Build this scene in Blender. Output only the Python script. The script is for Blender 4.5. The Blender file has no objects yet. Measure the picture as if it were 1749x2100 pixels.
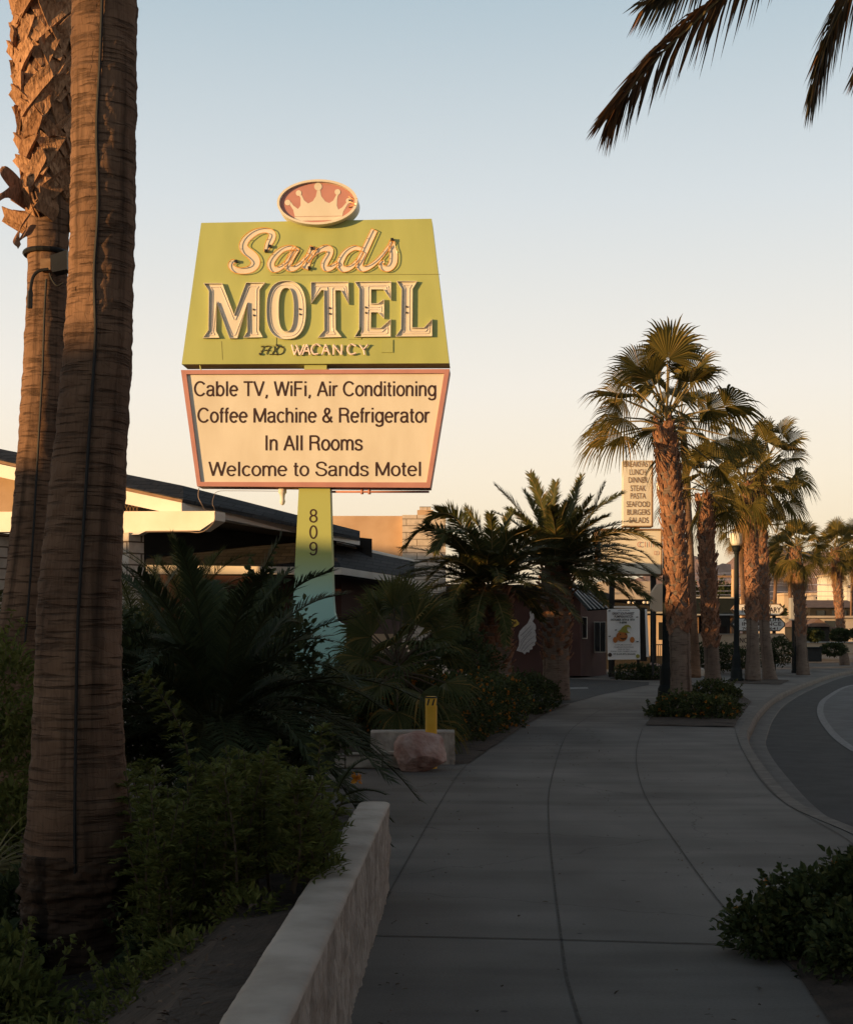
import bpy, bmesh, math, random
from mathutils import Vector, Matrix, noise
V = Vector
R = math.radians
sc = bpy.context.scene
col = sc.collection

# ------------------------------------------------------------------ camera, sky, sun, exposure
FPX, CXP, HOR, CAMH = 2885.0, 874.5, 1300.0, 1.6      # focal length and horizon on a 1749 x 2100 picture
cam_d = bpy.data.cameras.new("camera")
cam = bpy.data.objects.new("camera", cam_d); col.objects.link(cam)
cam.location = (0, 0, CAMH); cam.rotation_euler = (R(90), 0, 0)
cam_d.sensor_fit = 'VERTICAL'; cam_d.sensor_height = 36
cam_d.lens = 36 * FPX / 2100; cam_d.shift_y = (HOR - 1050) / 2100
cam_d.clip_start = 0.1; cam_d.clip_end = 20000
sc.camera = cam

SUN_AZ, SUN_EL = 60.0, 5.0                             # the sun stands low behind the camera's left shoulder
to_sun = V((-math.sin(R(SUN_AZ)) * math.cos(R(SUN_EL)), -math.cos(R(SUN_AZ)) * math.cos(R(SUN_EL)), math.sin(R(SUN_EL))))
sl = bpy.data.lights.new("sun", 'SUN'); sl.energy = 5.0; sl.angle = R(0.5); sl.color = (1.0, 0.585, 0.235)
so = bpy.data.objects.new("sun", sl); col.objects.link(so)
so.rotation_euler = (-to_sun).to_track_quat('-Z', 'Y').to_euler(); so.location = (-20, -20, 30)

w = bpy.data.worlds.new("World"); sc.world = w; w.use_nodes = True
nt = w.node_tree; nt.nodes.clear()
def wn(t, **k):
    n = nt.nodes.new(t)
    for a, b in k.items(): setattr(n, a, b)
    return n
tc = wn('ShaderNodeTexCoord'); sx = wn('ShaderNodeSeparateXYZ'); nt.links.new(tc.outputs['Generated'], sx.inputs[0])
asn = wn('ShaderNodeMath', operation='ARCSINE'); nt.links.new(sx.outputs['Z'], asn.inputs[0])
dv = wn('ShaderNodeMath', operation='DIVIDE'); nt.links.new(asn.outputs[0], dv.inputs[0]); dv.inputs[1].default_value = math.pi / 2
cr = wn('ShaderNodeValToRGB'); nt.links.new(dv.outputs[0], cr.inputs[0])
SKY = [(0.0, (1.0, .79, .50)), (0.035, (.98, .82, .58)), (0.07, (.97, .86, .69)), (0.11, (.90, .85, .77)), (0.19, (.67, .72, .745)),
       (0.27, (.44, .55, .62)), (0.34, (.28, .36, .42)), (0.45, (.08, .125, .17)), (0.8, (.04, .065, .10)), (1.0, (.035, .06, .09))]
el = cr.color_ramp.elements
while len(el) > 1: el.remove(el[-1])
el[0].position, el[0].color = SKY[0][0], (*SKY[0][1], 1)
for p, c in SKY[1:]:
    e = el.new(p); e.color = (*c, 1)
sky = wn('ShaderNodeTexSky', sky_type='NISHITA', sun_disc=False, sun_elevation=R(SUN_EL), sun_rotation=R(180 + SUN_AZ))
bg1 = wn('ShaderNodeBackground'); nt.links.new(cr.outputs[0], bg1.inputs[0]); bg1.inputs[1].default_value = 0.77
bg2 = wn('ShaderNodeBackground'); nt.links.new(sky.outputs[0], bg2.inputs[0]); bg2.inputs[1].default_value = 0.01
ads = wn('ShaderNodeAddShader'); nt.links.new(bg1.outputs[0], ads.inputs[0]); nt.links.new(bg2.outputs[0], ads.inputs[1])
wo = wn('ShaderNodeOutputWorld'); nt.links.new(ads.outputs[0], wo.inputs[0])
sc.view_settings.view_transform = 'Standard'; sc.view_settings.look = 'None'
sc.view_settings.exposure = 0.42; sc.view_settings.gamma = 1.0
sc.cycles.max_bounces = 6; sc.cycles.diffuse_bounces = 3; sc.cycles.transparent_max_bounces = 8

# ------------------------------------------------------------------ helpers
def D(px, py, Y):                                      # point at depth Y seen at px, py
    return V(((px - CXP) / FPX * Y, Y, CAMH - (py - HOR) / FPX * Y))
def G(px, py, z=0.0):                                  # point on the plane z seen at px, py
    return D(px, py, (CAMH - z) * FPX / (py - HOR))

class MB:
    def __init__(s): s.v = []; s.f = []; s.m = []
    def add(s, vs, fs, m=0):
        b = len(s.v); s.v.extend(V(p) for p in vs)
        for f in fs: s.f.append(tuple(b + i for i in f)); s.m.append(m)
        return s
    def box(s, x0, x1, y0, y1, z0, z1, M=None, m=0):
        vs = [V((x, y, z)) for z in (z0, z1) for y in (y0, y1) for x in (x0, x1)]
        if M is not None: vs = [M @ p for p in vs]
        return s.add(vs, [(0, 2, 3, 1), (4, 5, 7, 6), (0, 1, 5, 4), (2, 6, 7, 3), (0, 4, 6, 2), (1, 3, 7, 5)], m)
    def prism(s, poly, off, m=0):                      # a polygon in space pushed along off
        n = len(poly); off = V(off)
        vs = [V(p) for p in poly] + [V(p) + off for p in poly]
        fs = [tuple(range(n - 1, -1, -1)), tuple(range(n, 2 * n))] + [(i, (i + 1) % n, n + (i + 1) % n, n + i) for i in range(n)]
        return s.add(vs, fs, m)
    def pbox(s, x0, y0, x1, y1, Y, dep, m=0):          # box whose front face fills a pixel rectangle at depth Y
        a, b = D(x0, y1, Y), D(x1, y0, Y)
        return s.box(a.x, b.x, Y, Y + dep, a.z, b.z, m=m)
    def tube(s, path, rad, n=8, m=0, closed=False):
        path = [V(p) for p in path]; k = len(path)
        if not isinstance(rad, (list, tuple)): rad = [rad] * k
        vs = []; up = None
        for i, p in enumerate(path):
            if closed: t = path[(i + 1) % k] - path[i - 1]
            else: t = path[min(i + 1, k - 1)] - path[max(i - 1, 0)]
            if t.length < 1e-9: t = V((0, 0, 1))
            t.normalize()
            if up is None: up = t.orthogonal().normalized()
            up = (up - t * up.dot(t))
            up = up.normalized() if up.length > 1e-6 else t.orthogonal().normalized()
            sd = t.cross(up)
            for j in range(n):
                a = 2 * math.pi * j / n
                vs.append(p + (up * math.cos(a) + sd * math.sin(a)) * rad[i])
        fs = []
        for i in range(k if closed else k - 1):
            i2 = (i + 1) % k
            for j in range(n): fs.append((i * n + j, i * n + (j + 1) % n, i2 * n + (j + 1) % n, i2 * n + j))
        if not closed: fs += [tuple(range(n - 1, -1, -1)), tuple((k - 1) * n + j for j in range(n))]
        return s.add(vs, fs, m)
    def lathe(s, c, prof, n=20, m=0):                  # prof: (radius, z) pairs above c
        c = V(c); vs = []
        for r, z in prof:
            for j in range(n):
                a = 2 * math.pi * j / n; vs.append(c + V((r * math.cos(a), r * math.sin(a), z)))
        k = len(prof); fs = [(i * n + j, i * n + (j + 1) % n, (i + 1) * n + (j + 1) % n, (i + 1) * n + j) for i in range(k - 1) for j in range(n)]
        fs += [tuple(range(n - 1, -1, -1)), tuple((k - 1) * n + j for j in range(n))]
        return s.add(vs, fs, m)
    def build(s, name, mat, parent=None, loc=None, smooth=False):
        org = ORG[parent.name] if parent else (V(loc) if loc is not None else V((0, 0, 0)))
        me = bpy.data.meshes.new(name); me.from_pydata([tuple(p - org) for p in s.v], [], s.f); me.update()
        for mm in (mat if isinstance(mat, (list, tuple)) else [mat]): me.materials.append(mm)
        if any(s.m): me.polygons.foreach_set('material_index', s.m)
        if smooth: me.polygons.foreach_set('use_smooth', [True] * len(me.polygons))
        o = bpy.data.objects.new(name, me); col.objects.link(o)
        if parent: o.parent = parent
        else: o.location = org
        ORG[o.name] = org
        return o
ORG = {}
def tag(o, label, cat, group=None):
    o['label'] = label; o['category'] = cat
    if group: o['group'] = group
    return o
def thing(name, loc, label, cat, group=None):
    o = bpy.data.objects.new(name, None); col.objects.link(o); o.location = loc; o.empty_display_size = .2
    ORG[o.name] = V(loc)
    return tag(o, label, cat, group)
def struct(o): o['kind'] = 'structure'; return o
def stuff(o): o['kind'] = 'stuff'; return o

def mat(name, c1, c2=None, scale=4.0, rough=.8, bump=0.0, bscale=None, stretch=(1, 1, 1), metallic=0, spec=.3, detail=6, lo=.35, hi=.65):
    m = bpy.data.materials.new(name); m.use_nodes = True; t = m.node_tree; N = t.nodes; L = t.links
    b = N['Principled BSDF']; b.inputs['Roughness'].default_value = rough; b.inputs['Metallic'].default_value = metallic
    b.inputs['Specular IOR Level'].default_value = spec
    b.inputs['Base Color'].default_value = (*c1, 1)
    tc = N.new('ShaderNodeTexCoord'); mp = N.new('ShaderNodeMapping'); L.new(tc.outputs['Object'], mp.inputs[0]); mp.inputs['Scale'].default_value = stretch
    m['x'] = 0
    if c2:
        n = N.new('ShaderNodeTexNoise'); n.inputs['Scale'].default_value = scale; n.inputs['Detail'].default_value = detail; L.new(mp.outputs[0], n.inputs['Vector'])
        r = N.new('ShaderNodeValToRGB'); L.new(n.outputs[0], r.inputs[0]); r.color_ramp.elements[0].position = lo; r.color_ramp.elements[1].position = hi
        r.color_ramp.elements[0].color = (*c1, 1); r.color_ramp.elements[1].color = (*c2, 1); L.new(r.outputs[0], b.inputs['Base Color'])
    if bump:
        n2 = N.new('ShaderNodeTexNoise'); n2.inputs['Scale'].default_value = bscale or scale * 5; n2.inputs['Detail'].default_value = 8; L.new(mp.outputs[0], n2.inputs['Vector'])
        bp = N.new('ShaderNodeBump'); bp.inputs['Strength'].default_value = bump; bp.inputs['Distance'].default_value = .02; L.new(n2.outputs[0], bp.inputs['Height']); L.new(bp.outputs[0], b.inputs['Normal'])
    return m

def leafmat(name, c1, c2, c3=None, trans=.25, rough=.55):
    m = bpy.data.materials.new(name); m.use_nodes = True; t = m.node_tree; N = t.nodes; L = t.links
    b = N['Principled BSDF']; b.inputs['Roughness'].default_value = rough; b.inputs['Specular IOR Level'].default_value = .15
    g = N.new('ShaderNodeNewGeometry'); r = N.new('ShaderNodeValToRGB'); L.new(g.outputs['Random Per Island'], r.inputs[0])
    r.color_ramp.elements[0].color = (*c1, 1); r.color_ramp.elements[1].color = (*c2, 1)
    if c3: e = r.color_ramp.elements.new(.86); e.color = (*c2, 1); r.color_ramp.elements[-1].color = (*c3, 1)
    L.new(r.outputs[0], b.inputs['Base Color'])
    tr = N.new('ShaderNodeBsdfTranslucent'); L.new(r.outputs[0], tr.inputs[0])
    mx = N.new('ShaderNodeMixShader'); mx.inputs[0].default_value = trans
    L.new(b.outputs[0], mx.inputs[1]); L.new(tr.outputs[0], mx.inputs[2]); L.new(mx.outputs[0], N['Material Output'].inputs[0])
    return m

def brickmat(name, c1, c2, mortar, bw, bh, ms=.012, bump=.4, rough=.85, axis='xz', offset=.5, rot=0.0):
    m = bpy.data.materials.new(name); m.use_nodes = True; t = m.node_tree; N = t.nodes; L = t.links
    b = N['Principled BSDF']; b.inputs['Roughness'].default_value = rough; b.inputs['Specular IOR Level'].default_value = .2
    tc = N.new('ShaderNodeTexCoord'); mp = N.new('ShaderNodeMapping'); L.new(tc.outputs['Object'], mp.inputs[0])
    mp.inputs['Rotation'].default_value = (0, 0, rot)
    s = N.new('ShaderNodeSeparateXYZ'); L.new(mp.outputs[0], s.inputs[0]); c = N.new('ShaderNodeCombineXYZ')
    L.new(s.outputs[axis[0].upper()], c.inputs[0]); L.new(s.outputs[axis[1].upper()], c.inputs[1])
    br = N.new('ShaderNodeTexBrick'); br.offset = offset; L.new(c.outputs[0], br.inputs['Vector'])
    br.inputs['Color1'].default_value = (*c1, 1); br.inputs['Color2'].default_value = (*c2, 1); br.inputs['Mortar'].default_value = (*mortar, 1)
    br.inputs['Scale'].default_value = 1; br.inputs['Brick Width'].default_value = bw; br.inputs['Row Height'].default_value = bh; br.inputs['Mortar Size'].default_value = ms
    n = N.new('ShaderNodeTexNoise'); n.inputs['Scale'].default_value = 9; n.inputs['Detail'].default_value = 8; L.new(tc.outputs['Object'], n.inputs['Vector'])
    mx = N.new('ShaderNodeMix'); mx.data_type = 'RGBA'; mx.blend_type = 'MULTIPLY'; mx.inputs[0].default_value = .55
    L.new(br.outputs[0], mx.inputs[6]); L.new(n.outputs[0], mx.inputs[7]); L.new(mx.outputs[2], b.inputs['Base Color'])
    ad = N.new('ShaderNodeMath'); ad.operation = 'MULTIPLY_ADD'; L.new(n.outputs[0], ad.inputs[0]); ad.inputs[1].default_value = .8
    inv = N.new('ShaderNodeMath'); inv.operation = 'SUBTRACT'; inv.inputs[0].default_value = 1; L.new(br.outputs['Fac'], inv.inputs[1]); L.new(inv.outputs[0], ad.inputs[2])
    bp = N.new('ShaderNodeBump'); bp.inputs['Strength'].default_value = bump; bp.inputs['Distance'].default_value = .02; L.new(ad.outputs[0], bp.inputs['Height']); L.new(bp.outputs[0], b.inputs['Normal'])
    return m

_tcache = {}
def text2d(s, bold=0.0):
    k = (s, bold)
    if k not in _tcache:
        cu = bpy.data.curves.new('t', 'FONT'); cu.body = s; cu.size = 1; cu.offset = bold; cu.resolution_u = 3
        o = bpy.data.objects.new('t', cu); col.objects.link(o)
        dg = bpy.context.evaluated_depsgraph_get(); dg.update()
        me = bpy.data.meshes.new_from_object(o.evaluated_get(dg))
        _tcache[k] = ([(p.co.x, p.co.y) for p in me.vertices], [tuple(f.vertices) for f in me.polygons])
        bpy.data.meshes.remove(me); bpy.data.objects.remove(o); bpy.data.curves.remove(cu)
    return _tcache[k]
def text(mb, s, x0, x1, base, cap, fn, off, bold=0.0):  # writing set between x0 and x1, capitals cap high, standing on base
    vs, fs = text2d(s, bold)
    if not vs: return
    a = min(p[0] for p in vs); b = max(p[0] for p in vs); H = max(p[1] for p in text2d('H', bold)[0])
    mb.add([fn(x0 + (p[0] - a) / (b - a) * (x1 - x0), base - p[1] / H * cap, off) for p in vs], fs)
def spline(pts, n):                                    # Catmull-Rom resample
    pts = [V(p) for p in pts]; P = [2 * pts[0] - pts[1]] + pts + [2 * pts[-1] - pts[-2]]; out = []
    k = len(pts) - 1
    for i in range(n + 1):
        u = i / n * k; j = min(int(u), k - 1); t = u - j; a, b, c, d = P[j:j + 4]
        out.append(.5 * ((2 * b) + (c - a) * t + (2 * a - 5 * b + 4 * c - d) * t * t + (3 * b - a - 3 * c + d) * t ** 3))
    return out
def _A(cx, cy, rx, ry, a0, a1, n=16): return [(cx + rx * math.cos(R(a0 + (a1 - a0) * i / n)), cy + ry * math.sin(R(a0 + (a1 - a0) * i / n))) for i in range(n + 1)]
def _S(*p): return [(q.x, q.y) for q in spline([V((x, y, 0)) for x, y in p], 5 * len(p))]
GL = {                                                  # plain grotesque letters as strokes: advance, strokes (capital height 1)
 'C': (.74, [_A(.39, .5, .33, .46, 38, 322, 24)]), 'a': (.56, [_S((.07, .54), (.13, .66), (.26, .695), (.39, .655), (.435, .54), (.435, .3), (.435, .13), (.47, .05), (.52, .05)), _S((.435, .42), (.3, .40), (.13, .36), (.065, .2), (.13, .07), (.25, .04), (.38, .1), (.435, .24))]),
 'b': (.57, [[(.08, 0), (.08, 1)], _A(.29, .365, .21, .33, 0, 360, 26)]), 'l': (.23, [[(.115, 0), (.115, 1)]]), 'e': (.55, [[(.06, .385), (.49, .385)], _A(.275, .365, .215, .33, 3, 320, 24)]),
 'T': (.62, [[(.02, .95), (.60, .95)], [(.31, 0), (.31, .92)]]), 'V': (.66, [[(.03, 1), (.33, .02), (.63, 1)]]), 'W': (.94, [[(.03, 1), (.24, .02), (.47, .98), (.70, .02), (.91, 1)]]), 'i': (.22, [[(.11, 0), (.11, .73)], [(.11, .88), (.11, 1)]]),
 'F': (.60, [[(.09, 0), (.09, 1)], [(.09, .95), (.56, .95)], [(.09, .51), (.50, .51)]]), 'A': (.66, [[(.03, 0), (.33, .98), (.63, 0)], [(.14, .33), (.52, .33)]]), 'r': (.34, [[(.08, 0), (.08, .73)], _S((.08, .45), (.14, .62), (.24, .68), (.33, .68))]),
 'o': (.55, [_A(.275, .365, .215, .33, 0, 360, 26)]), 'n': (.54, [[(.08, 0), (.08, .73)], _S((.08, .5), (.15, .64), (.27, .695), (.39, .64), (.435, .5), (.435, .25), (.435, 0))]), 'd': (.57, [[(.48, 0), (.48, 1)], _A(.27, .365, .21, .33, 0, 360, 26)]),
 't': (.30, [_S((.13, .93), (.13, .6), (.13, .3), (.14, .1), (.2, .045), (.28, .05)), [(.02, .68), (.27, .68)]]), 'g': (.57, [_A(.27, .37, .21, .32, 0, 360, 26), _S((.48, .73), (.48, .4), (.48, .0), (.44, -.16), (.28, -.23), (.13, -.19), (.08, -.1))]),
 'M': (.84, [[(.09, 0), (.09, .97), (.42, .06), (.75, .97), (.75, 0)]]), 'c': (.50, [_A(.275, .365, .215, .33, 42, 318, 22)]), 'h': (.54, [[(.08, 0), (.08, 1)], _S((.08, .5), (.15, .64), (.27, .695), (.39, .64), (.435, .5), (.435, .25), (.435, 0))]),
 '&': (.68, [_S((.62, .02), (.45, .22), (.24, .56), (.17, .74), (.22, .9), (.31, .95), (.41, .9), (.45, .77), (.38, .62), (.2, .48), (.08, .33), (.08, .16), (.2, .05), (.36, .06), (.5, .2), (.57, .42))]),
 'R': (.70, [[(.09, 0), (.09, 1)], [(.09, .95), (.38, .95)] + _A(.38, .735, .21, .215, 90, -90, 10) + [(.09, .52)], _S((.40, .52), (.53, .46), (.57, .33), (.58, .15), (.63, 0))]), 'f': (.28, [_S((.27, .955), (.17, .94), (.13, .83), (.13, .6), (.13, 0)), [(.02, .68), (.26, .68)]]),
 'I': (.27, [[(.135, 0), (.135, 1)]]), 'm': (.82, [[(.08, 0), (.08, .73)], _S((.08, .5), (.14, .64), (.24, .695), (.35, .64), (.40, .5), (.40, .25), (.40, 0)), _S((.40, .5), (.46, .64), (.57, .695), (.68, .64), (.73, .5), (.73, .25), (.73, 0))]),
 's': (.50, [_S((.43, .53), (.38, .65), (.25, .695), (.12, .65), (.085, .53), (.14, .43), (.28, .37), (.41, .29), (.43, .17), (.37, .07), (.24, .035), (.10, .08), (.05, .2))]), 'w': (.72, [[(.03, .73), (.20, .02), (.36, .70), (.52, .02), (.69, .73)]]),
 'S': (.66, [_S((.58, .70), (.54, .86), (.42, .945), (.30, .955), (.15, .89), (.10, .75), (.16, .61), (.32, .53), (.49, .46), (.59, .34), (.58, .19), (.47, .07), (.32, .045), (.16, .09), (.07, .22), (.06, .32))]), ',': (.27, [[(.135, .10), (.135, 0), (.08, -.15)]]),
 '8': (.56, [_A(.28, .735, .19, .22, 0, 360, 24), _A(.28, .275, .225, .24, 0, 360, 24)]), '0': (.56, [_A(.28, .5, .22, .46, 0, 360, 28)]), '9': (.56, [_A(.28, .67, .21, .285, 0, 360, 24), _S((.49, .67), (.49, .4), (.44, .15), (.3, .045), (.16, .07), (.08, .2))])}
def grotesk(mb, s, x0, x1, base, cap, fn, off, wt=.118):
    q, wid = [], 0
    for ch in s:
        if ch == ' ': wid += .30; continue
        adv, st = GL[ch]; q += [[(x + wid, y) for x, y in k] for k in st]; wid += adv + .03
    a = min(p[0] for k in q for p in k) - wt / 2; b = max(p[0] for k in q for p in k) + wt / 2; kx = (x1 - x0) / (b - a)
    q = [[p for i, p in enumerate(k) if i == 0 or (V(p) - V(k[i - 1])).length > 1e-4] for k in q]; q2 = []
    for k in q:                                        # sharp corners become separate strokes
        cur = [k[0]]
        for i in range(1, len(k)):
            cur.append(k[i])
            if i < len(k) - 1:
                d1, d2 = V(k[i]) - V(k[i - 1]), V(k[i + 1]) - V(k[i])
                if d1.length > .15 and d2.length > .15 and d1.angle(d2) > R(50): q2.append(cur); cur = [k[i]]
        q2.append(cur)
    q = q2
    for n_, k in enumerate(q):
        closed = (V(k[0]) - V(k[-1])).length < 1e-4 and len(k) > 4; k = k[:-1] if closed else k; m_ = len(k); L_, R_ = [], []
        for i in range(m_):
            d1 = V(k[i]) - V(k[i - 1]) if (i or closed) else V(k[1]) - V(k[0]); d2 = V(k[(i + 1) % m_]) - V(k[i]) if (i < m_ - 1 or closed) else d1
            d1.normalize(); d2.normalize(); n1 = V((-d1.y, d1.x)); n2 = V((-d2.y, d2.x)); bb = n1 + n2; bb = bb * (1 / max(bb.length_squared / 2, .25))
            L_.append(V(k[i]) + bb * wt / 2); R_.append(V(k[i]) - bb * wt / 2)
        if closed: L_.append(L_[0]); R_.append(R_[0])
        f = lambda p: fn(x0 + (p.x - a) * kx, base - p.y * cap, off + .0004 * (n_ % 4))
        ribbon([f(p) for p in L_], [f(p) for p in R_], 0, mb)
def ribbon(a, b, m=0, mb=None):
    mb = mb or MB(); n = len(a)
    return mb.add(list(a) + list(b), [(i, n + i, n + i + 1, i + 1) for i in range(n - 1)], m)
def flat(Y):                                            # a wall at depth Y turned to the street
    return lambda px, py, off=0: D(px, py, Y) + V((0, -off, 0))

def even(stations, n):                                 # stations (point, radius) resampled at equal lengths
    a = spline([p for p, r in stations], 200); b = [q.x for q in spline([V((r, 0, 0)) for p, r in stations], 200)]
    acc = [0]
    for i in range(200): acc.append(acc[-1] + (a[i + 1] - a[i]).length)
    P_, rr, k = [], [], 0
    for i in range(n + 1):
        t = acc[-1] * i / n
        while k < 199 and acc[k + 1] < t: k += 1
        u = (t - acc[k]) / max(1e-9, acc[k + 1] - acc[k]); P_.append(a[k].lerp(a[k + 1], u)); rr.append(b[k] + (b[k + 1] - b[k]) * u)
    return P_, rr
def inset(poly, t):                                    # 2D polygon moved inwards by t
    n = len(poly); ar = sum(poly[i][0] * poly[(i + 1) % n][1] - poly[(i + 1) % n][0] * poly[i][1] for i in range(n))
    sg = 1 if ar > 0 else -1; out = []
    for i in range(n):
        p0, p1, p2 = poly[i - 1], poly[i], poly[(i + 1) % n]
        d1 = V((p1[0] - p0[0], p1[1] - p0[1])).normalized(); d2 = V((p2[0] - p1[0], p2[1] - p1[1])).normalized()
        n1 = V((-d1.y, d1.x)) * sg; n2 = V((-d2.y, d2.x)) * sg
        bis = n1 + n2; q = max(bis.length_squared / 2, .35); mv = bis * (t / q)
        out.append((p1[0] + mv.x, p1[1] + mv.y))
    return out

# ------------------------------------------------------------------ materials
M = {}
M['soil'] = mat('soil', (.050, .036, .027), (.085, .06, .045), 6, .95, .8, 30)
M['ground'] = mat('desert_ground', (.20, .15, .11), (.30, .23, .17), .4, .95, .3, 4)
M['asphalt'] = mat('asphalt', (.045, .043, .042), (.065, .062, .06), 3, .85, .5, 120)
M['asphalt2'] = mat('worn_asphalt', (.12, .115, .11), (.17, .165, .16), 2, .85, .4, 100)
M['kerb'] = mat('kerb_concrete', (.13, .11, .093), (.20, .172, .147), 5, .85, .3, 60)
M['gutter'] = mat('gutter_concrete', (.12, .108, .096), (.17, .153, .136), 3, .85, .3, 60)
M['joint'] = mat('joint_dirt', (.06, .052, .045), (.11, .096, .083), 20, .95)
M['paintline'] = mat('road_paint', (.11, .105, .10), (.27, .26, .25), 14, .8, lo=.3, hi=.6)
M['cap'] = mat('wall_cap_plaster', (.36, .295, .24), (.52, .44, .37), 3.5, .85, .35, 22)
M['white'] = mat('white_trim', (.72, .66, .58), (.80, .75, .68), 2, .65, .08, 12)
M['cream'] = mat('cream_paint', (.62, .57, .46), (.73, .69, .585), 2.2, .5, stretch=(1, 1, .35), detail=9, lo=.25, hi=.6)
M['green'] = mat('sign_green_paint', (.35, .395, .125), (.43, .475, .16), 1.8, .45, spec=.4, stretch=(1, 1, .3), detail=9, lo=.28, hi=.6)
M['seam'] = mat('seam_dirt', (.16, .15, .05), rough=.8)
M['salmon'] = mat('salmon_paint', (.46, .22, .195), (.52, .255, .22), 3, .5)
M['brown'] = mat('brown_lettering', (.045, .02, .015), rough=.5)
M['black'] = mat('black_paint', (.012, .013, .014), (.02, .021, .022), 6, .45)
M['darkmetal'] = mat('dark_green_black_metal', (.010, .014, .015), (.014, .018, .018), 5, .6, spec=.15)
M['neon_gold'] = mat('amber_glass_tube', (.75, .38, .09), rough=.2, spec=.6)
M['neon_white'] = mat('milky_glass_tube', (.85, .78, .74), rough=.2, spec=.6)
M['neon_pink'] = mat('pink_glass_tube', (.92, .74, .68), rough=.2, spec=.6)
M['neon_dark'] = mat('blackened_glass_tube', (.06, .05, .035), rough=.3)
M['shingle'] = brickmat('roof_shingles', (.035, .035, .038), (.065, .063, .065), (.015, .015, .016), .3, .1, .008, .9, axis='xz')
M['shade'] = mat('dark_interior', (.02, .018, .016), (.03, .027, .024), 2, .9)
M['wood'] = mat('brown_board', (.20, .12, .07), (.27, .17, .10), 6, .8, .2, 30, stretch=(1, 1, 4))
M['pier'] = brickmat('painted_block', (.62, .55, .47), (.68, .60, .52), (.16, .12, .09), .42, .2, .014, .6, axis='xz')
M['blockwall'] = brickmat('tan_block', (.78, .66, .54), (.84, .72, .6), (.3, .24, .18), .62, .2, .012, .4)
M['plaster'] = mat('tan_plaster', (.50, .33, .20), (.60, .42, .27), 1.2, .9, .2, 20)
M['maroon'] = mat('maroon_plaster', (.055, .026, .023), (.075, .036, .031), 1, .85, .2, 25)
M['glass'] = mat('dark_window_glass', (.012, .014, .016), rough=.08, spec=.5)
M['stoneblock'] = brickmat('rough_pale_block', (.50, .42, .34), (.58, .49, .40), (.2, .16, .13), .44, .16, .012, 1.0, axis='xz')
M['yellow'] = mat('yellow_paint', (.74, .39, .035), (.80, .45, .05), 6, .45)
M['rock'] = mat('pink_rock', (.34, .18, .14), (.55, .38, .32), 5, .85, .9, 9, detail=10)
M['cloth'] = mat('banner_vinyl', (.74, .73, .72), (.8, .79, .78), 1.5, .5, .15, 4)
M['orange'] = mat('orange_print', (.40, .13, .03), (.48, .17, .04), 4, .6)
M['olive_print'] = mat('olive_print', (.30, .28, .05), rough=.6)
M['greyprint'] = mat('grey_print', (.16, .15, .16), rough=.6)
M['gold'] = mat('gold_mural_paint', (.55, .36, .06), rough=.6)
M['mural'] = mat('white_mural_paint', (.50, .47, .46), (.36, .34, .34), 12, .7, stretch=(1, 1, 4))
M['globe'] = mat('white_lamp_glass', (.82, .80, .70), rough=.25, spec=.5)
M['mountain'] = mat('mountain_rock', (.20, .115, .095), (.30, .185, .15), .008, .95, 0, stretch=(1, 1, 1), detail=12)
M['roofred'] = mat('brown_roof', (.14, .09, .07), (.2, .13, .1), 2, .9)
M['tan'] = mat('tan_stucco', (.50, .38, .27), (.58, .45, .33), 1, .9, .1)
M['greywall'] = mat('grey_panel', (.32, .32, .31), (.4, .4, .39), 1, .7)
M['palewall'] = mat('pale_stucco', (.36, .31, .27), (.44, .39, .34), 1, .8)
M['wire'] = mat('wire_rubber', (.30, .22, .17), rough=.5)
M['cable'] = mat('black_cable', (.012, .012, .012), rough=.6)
pm_ = mat('pole_green_to_turquoise', (.46, .475, .165)); t_ = pm_.node_tree; b_ = t_.nodes['Principled BSDF']; b_.inputs['Roughness'].default_value = .45  # pole colour runs from turquoise low down to green higher up
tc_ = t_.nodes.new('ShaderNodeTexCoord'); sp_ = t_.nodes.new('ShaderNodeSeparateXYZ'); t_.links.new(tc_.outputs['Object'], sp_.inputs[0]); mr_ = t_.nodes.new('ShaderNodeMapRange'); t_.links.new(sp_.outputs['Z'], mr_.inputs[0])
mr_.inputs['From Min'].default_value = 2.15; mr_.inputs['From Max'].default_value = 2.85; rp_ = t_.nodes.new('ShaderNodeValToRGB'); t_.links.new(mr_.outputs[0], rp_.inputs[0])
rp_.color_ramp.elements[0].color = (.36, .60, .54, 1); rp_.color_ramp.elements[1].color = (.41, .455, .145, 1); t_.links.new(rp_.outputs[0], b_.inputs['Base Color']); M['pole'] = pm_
# leaves
M['fan'] = leafmat('fan_palm_leaf', (.06, .058, .015), (.155, .12, .028), (.32, .20, .06), .3)
M['deadfan'] = leafmat('dry_palm_leaf', (.22, .13, .05), (.34, .21, .09), None, .25, .7)
M['date'] = leafmat('date_palm_leaf', (.05, .064, .022), (.105, .105, .036), (.26, .17, .05), .25)
M['overdate'] = leafmat('tired_palm_leaf', (.045, .045, .03), (.075, .06, .03), (.30, .12, .03), .2)
M['brownfrond'] = leafmat('brown_palm_leaf', (.05, .035, .02), (.12, .06, .025), (.30, .12, .035), .25, .7)  # browner, more orange leaf colour for one hanging frond
M['sago'] = leafmat('sago_leaf', (.028, .040, .018), (.055, .068, .028), None, .1, .75)
M['greenstalk'] = mat('dark_green_stalk', (.03, .034, .014), (.05, .05, .02), 5, .8, spec=.1)
M['shrub'] = leafmat('olive_shrub_leaf', (.10, .115, .03), (.17, .18, .048), (.22, .21, .065), .35, .7)
M['lantana'] = leafmat('lantana_leaf', (.035, .05, .018), (.085, .10, .034), (.16, .15, .05), .2)
M['hedge'] = leafmat('dark_hedge_leaf', (.036, .048, .020), (.065, .08, .03), None, .2)
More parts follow.
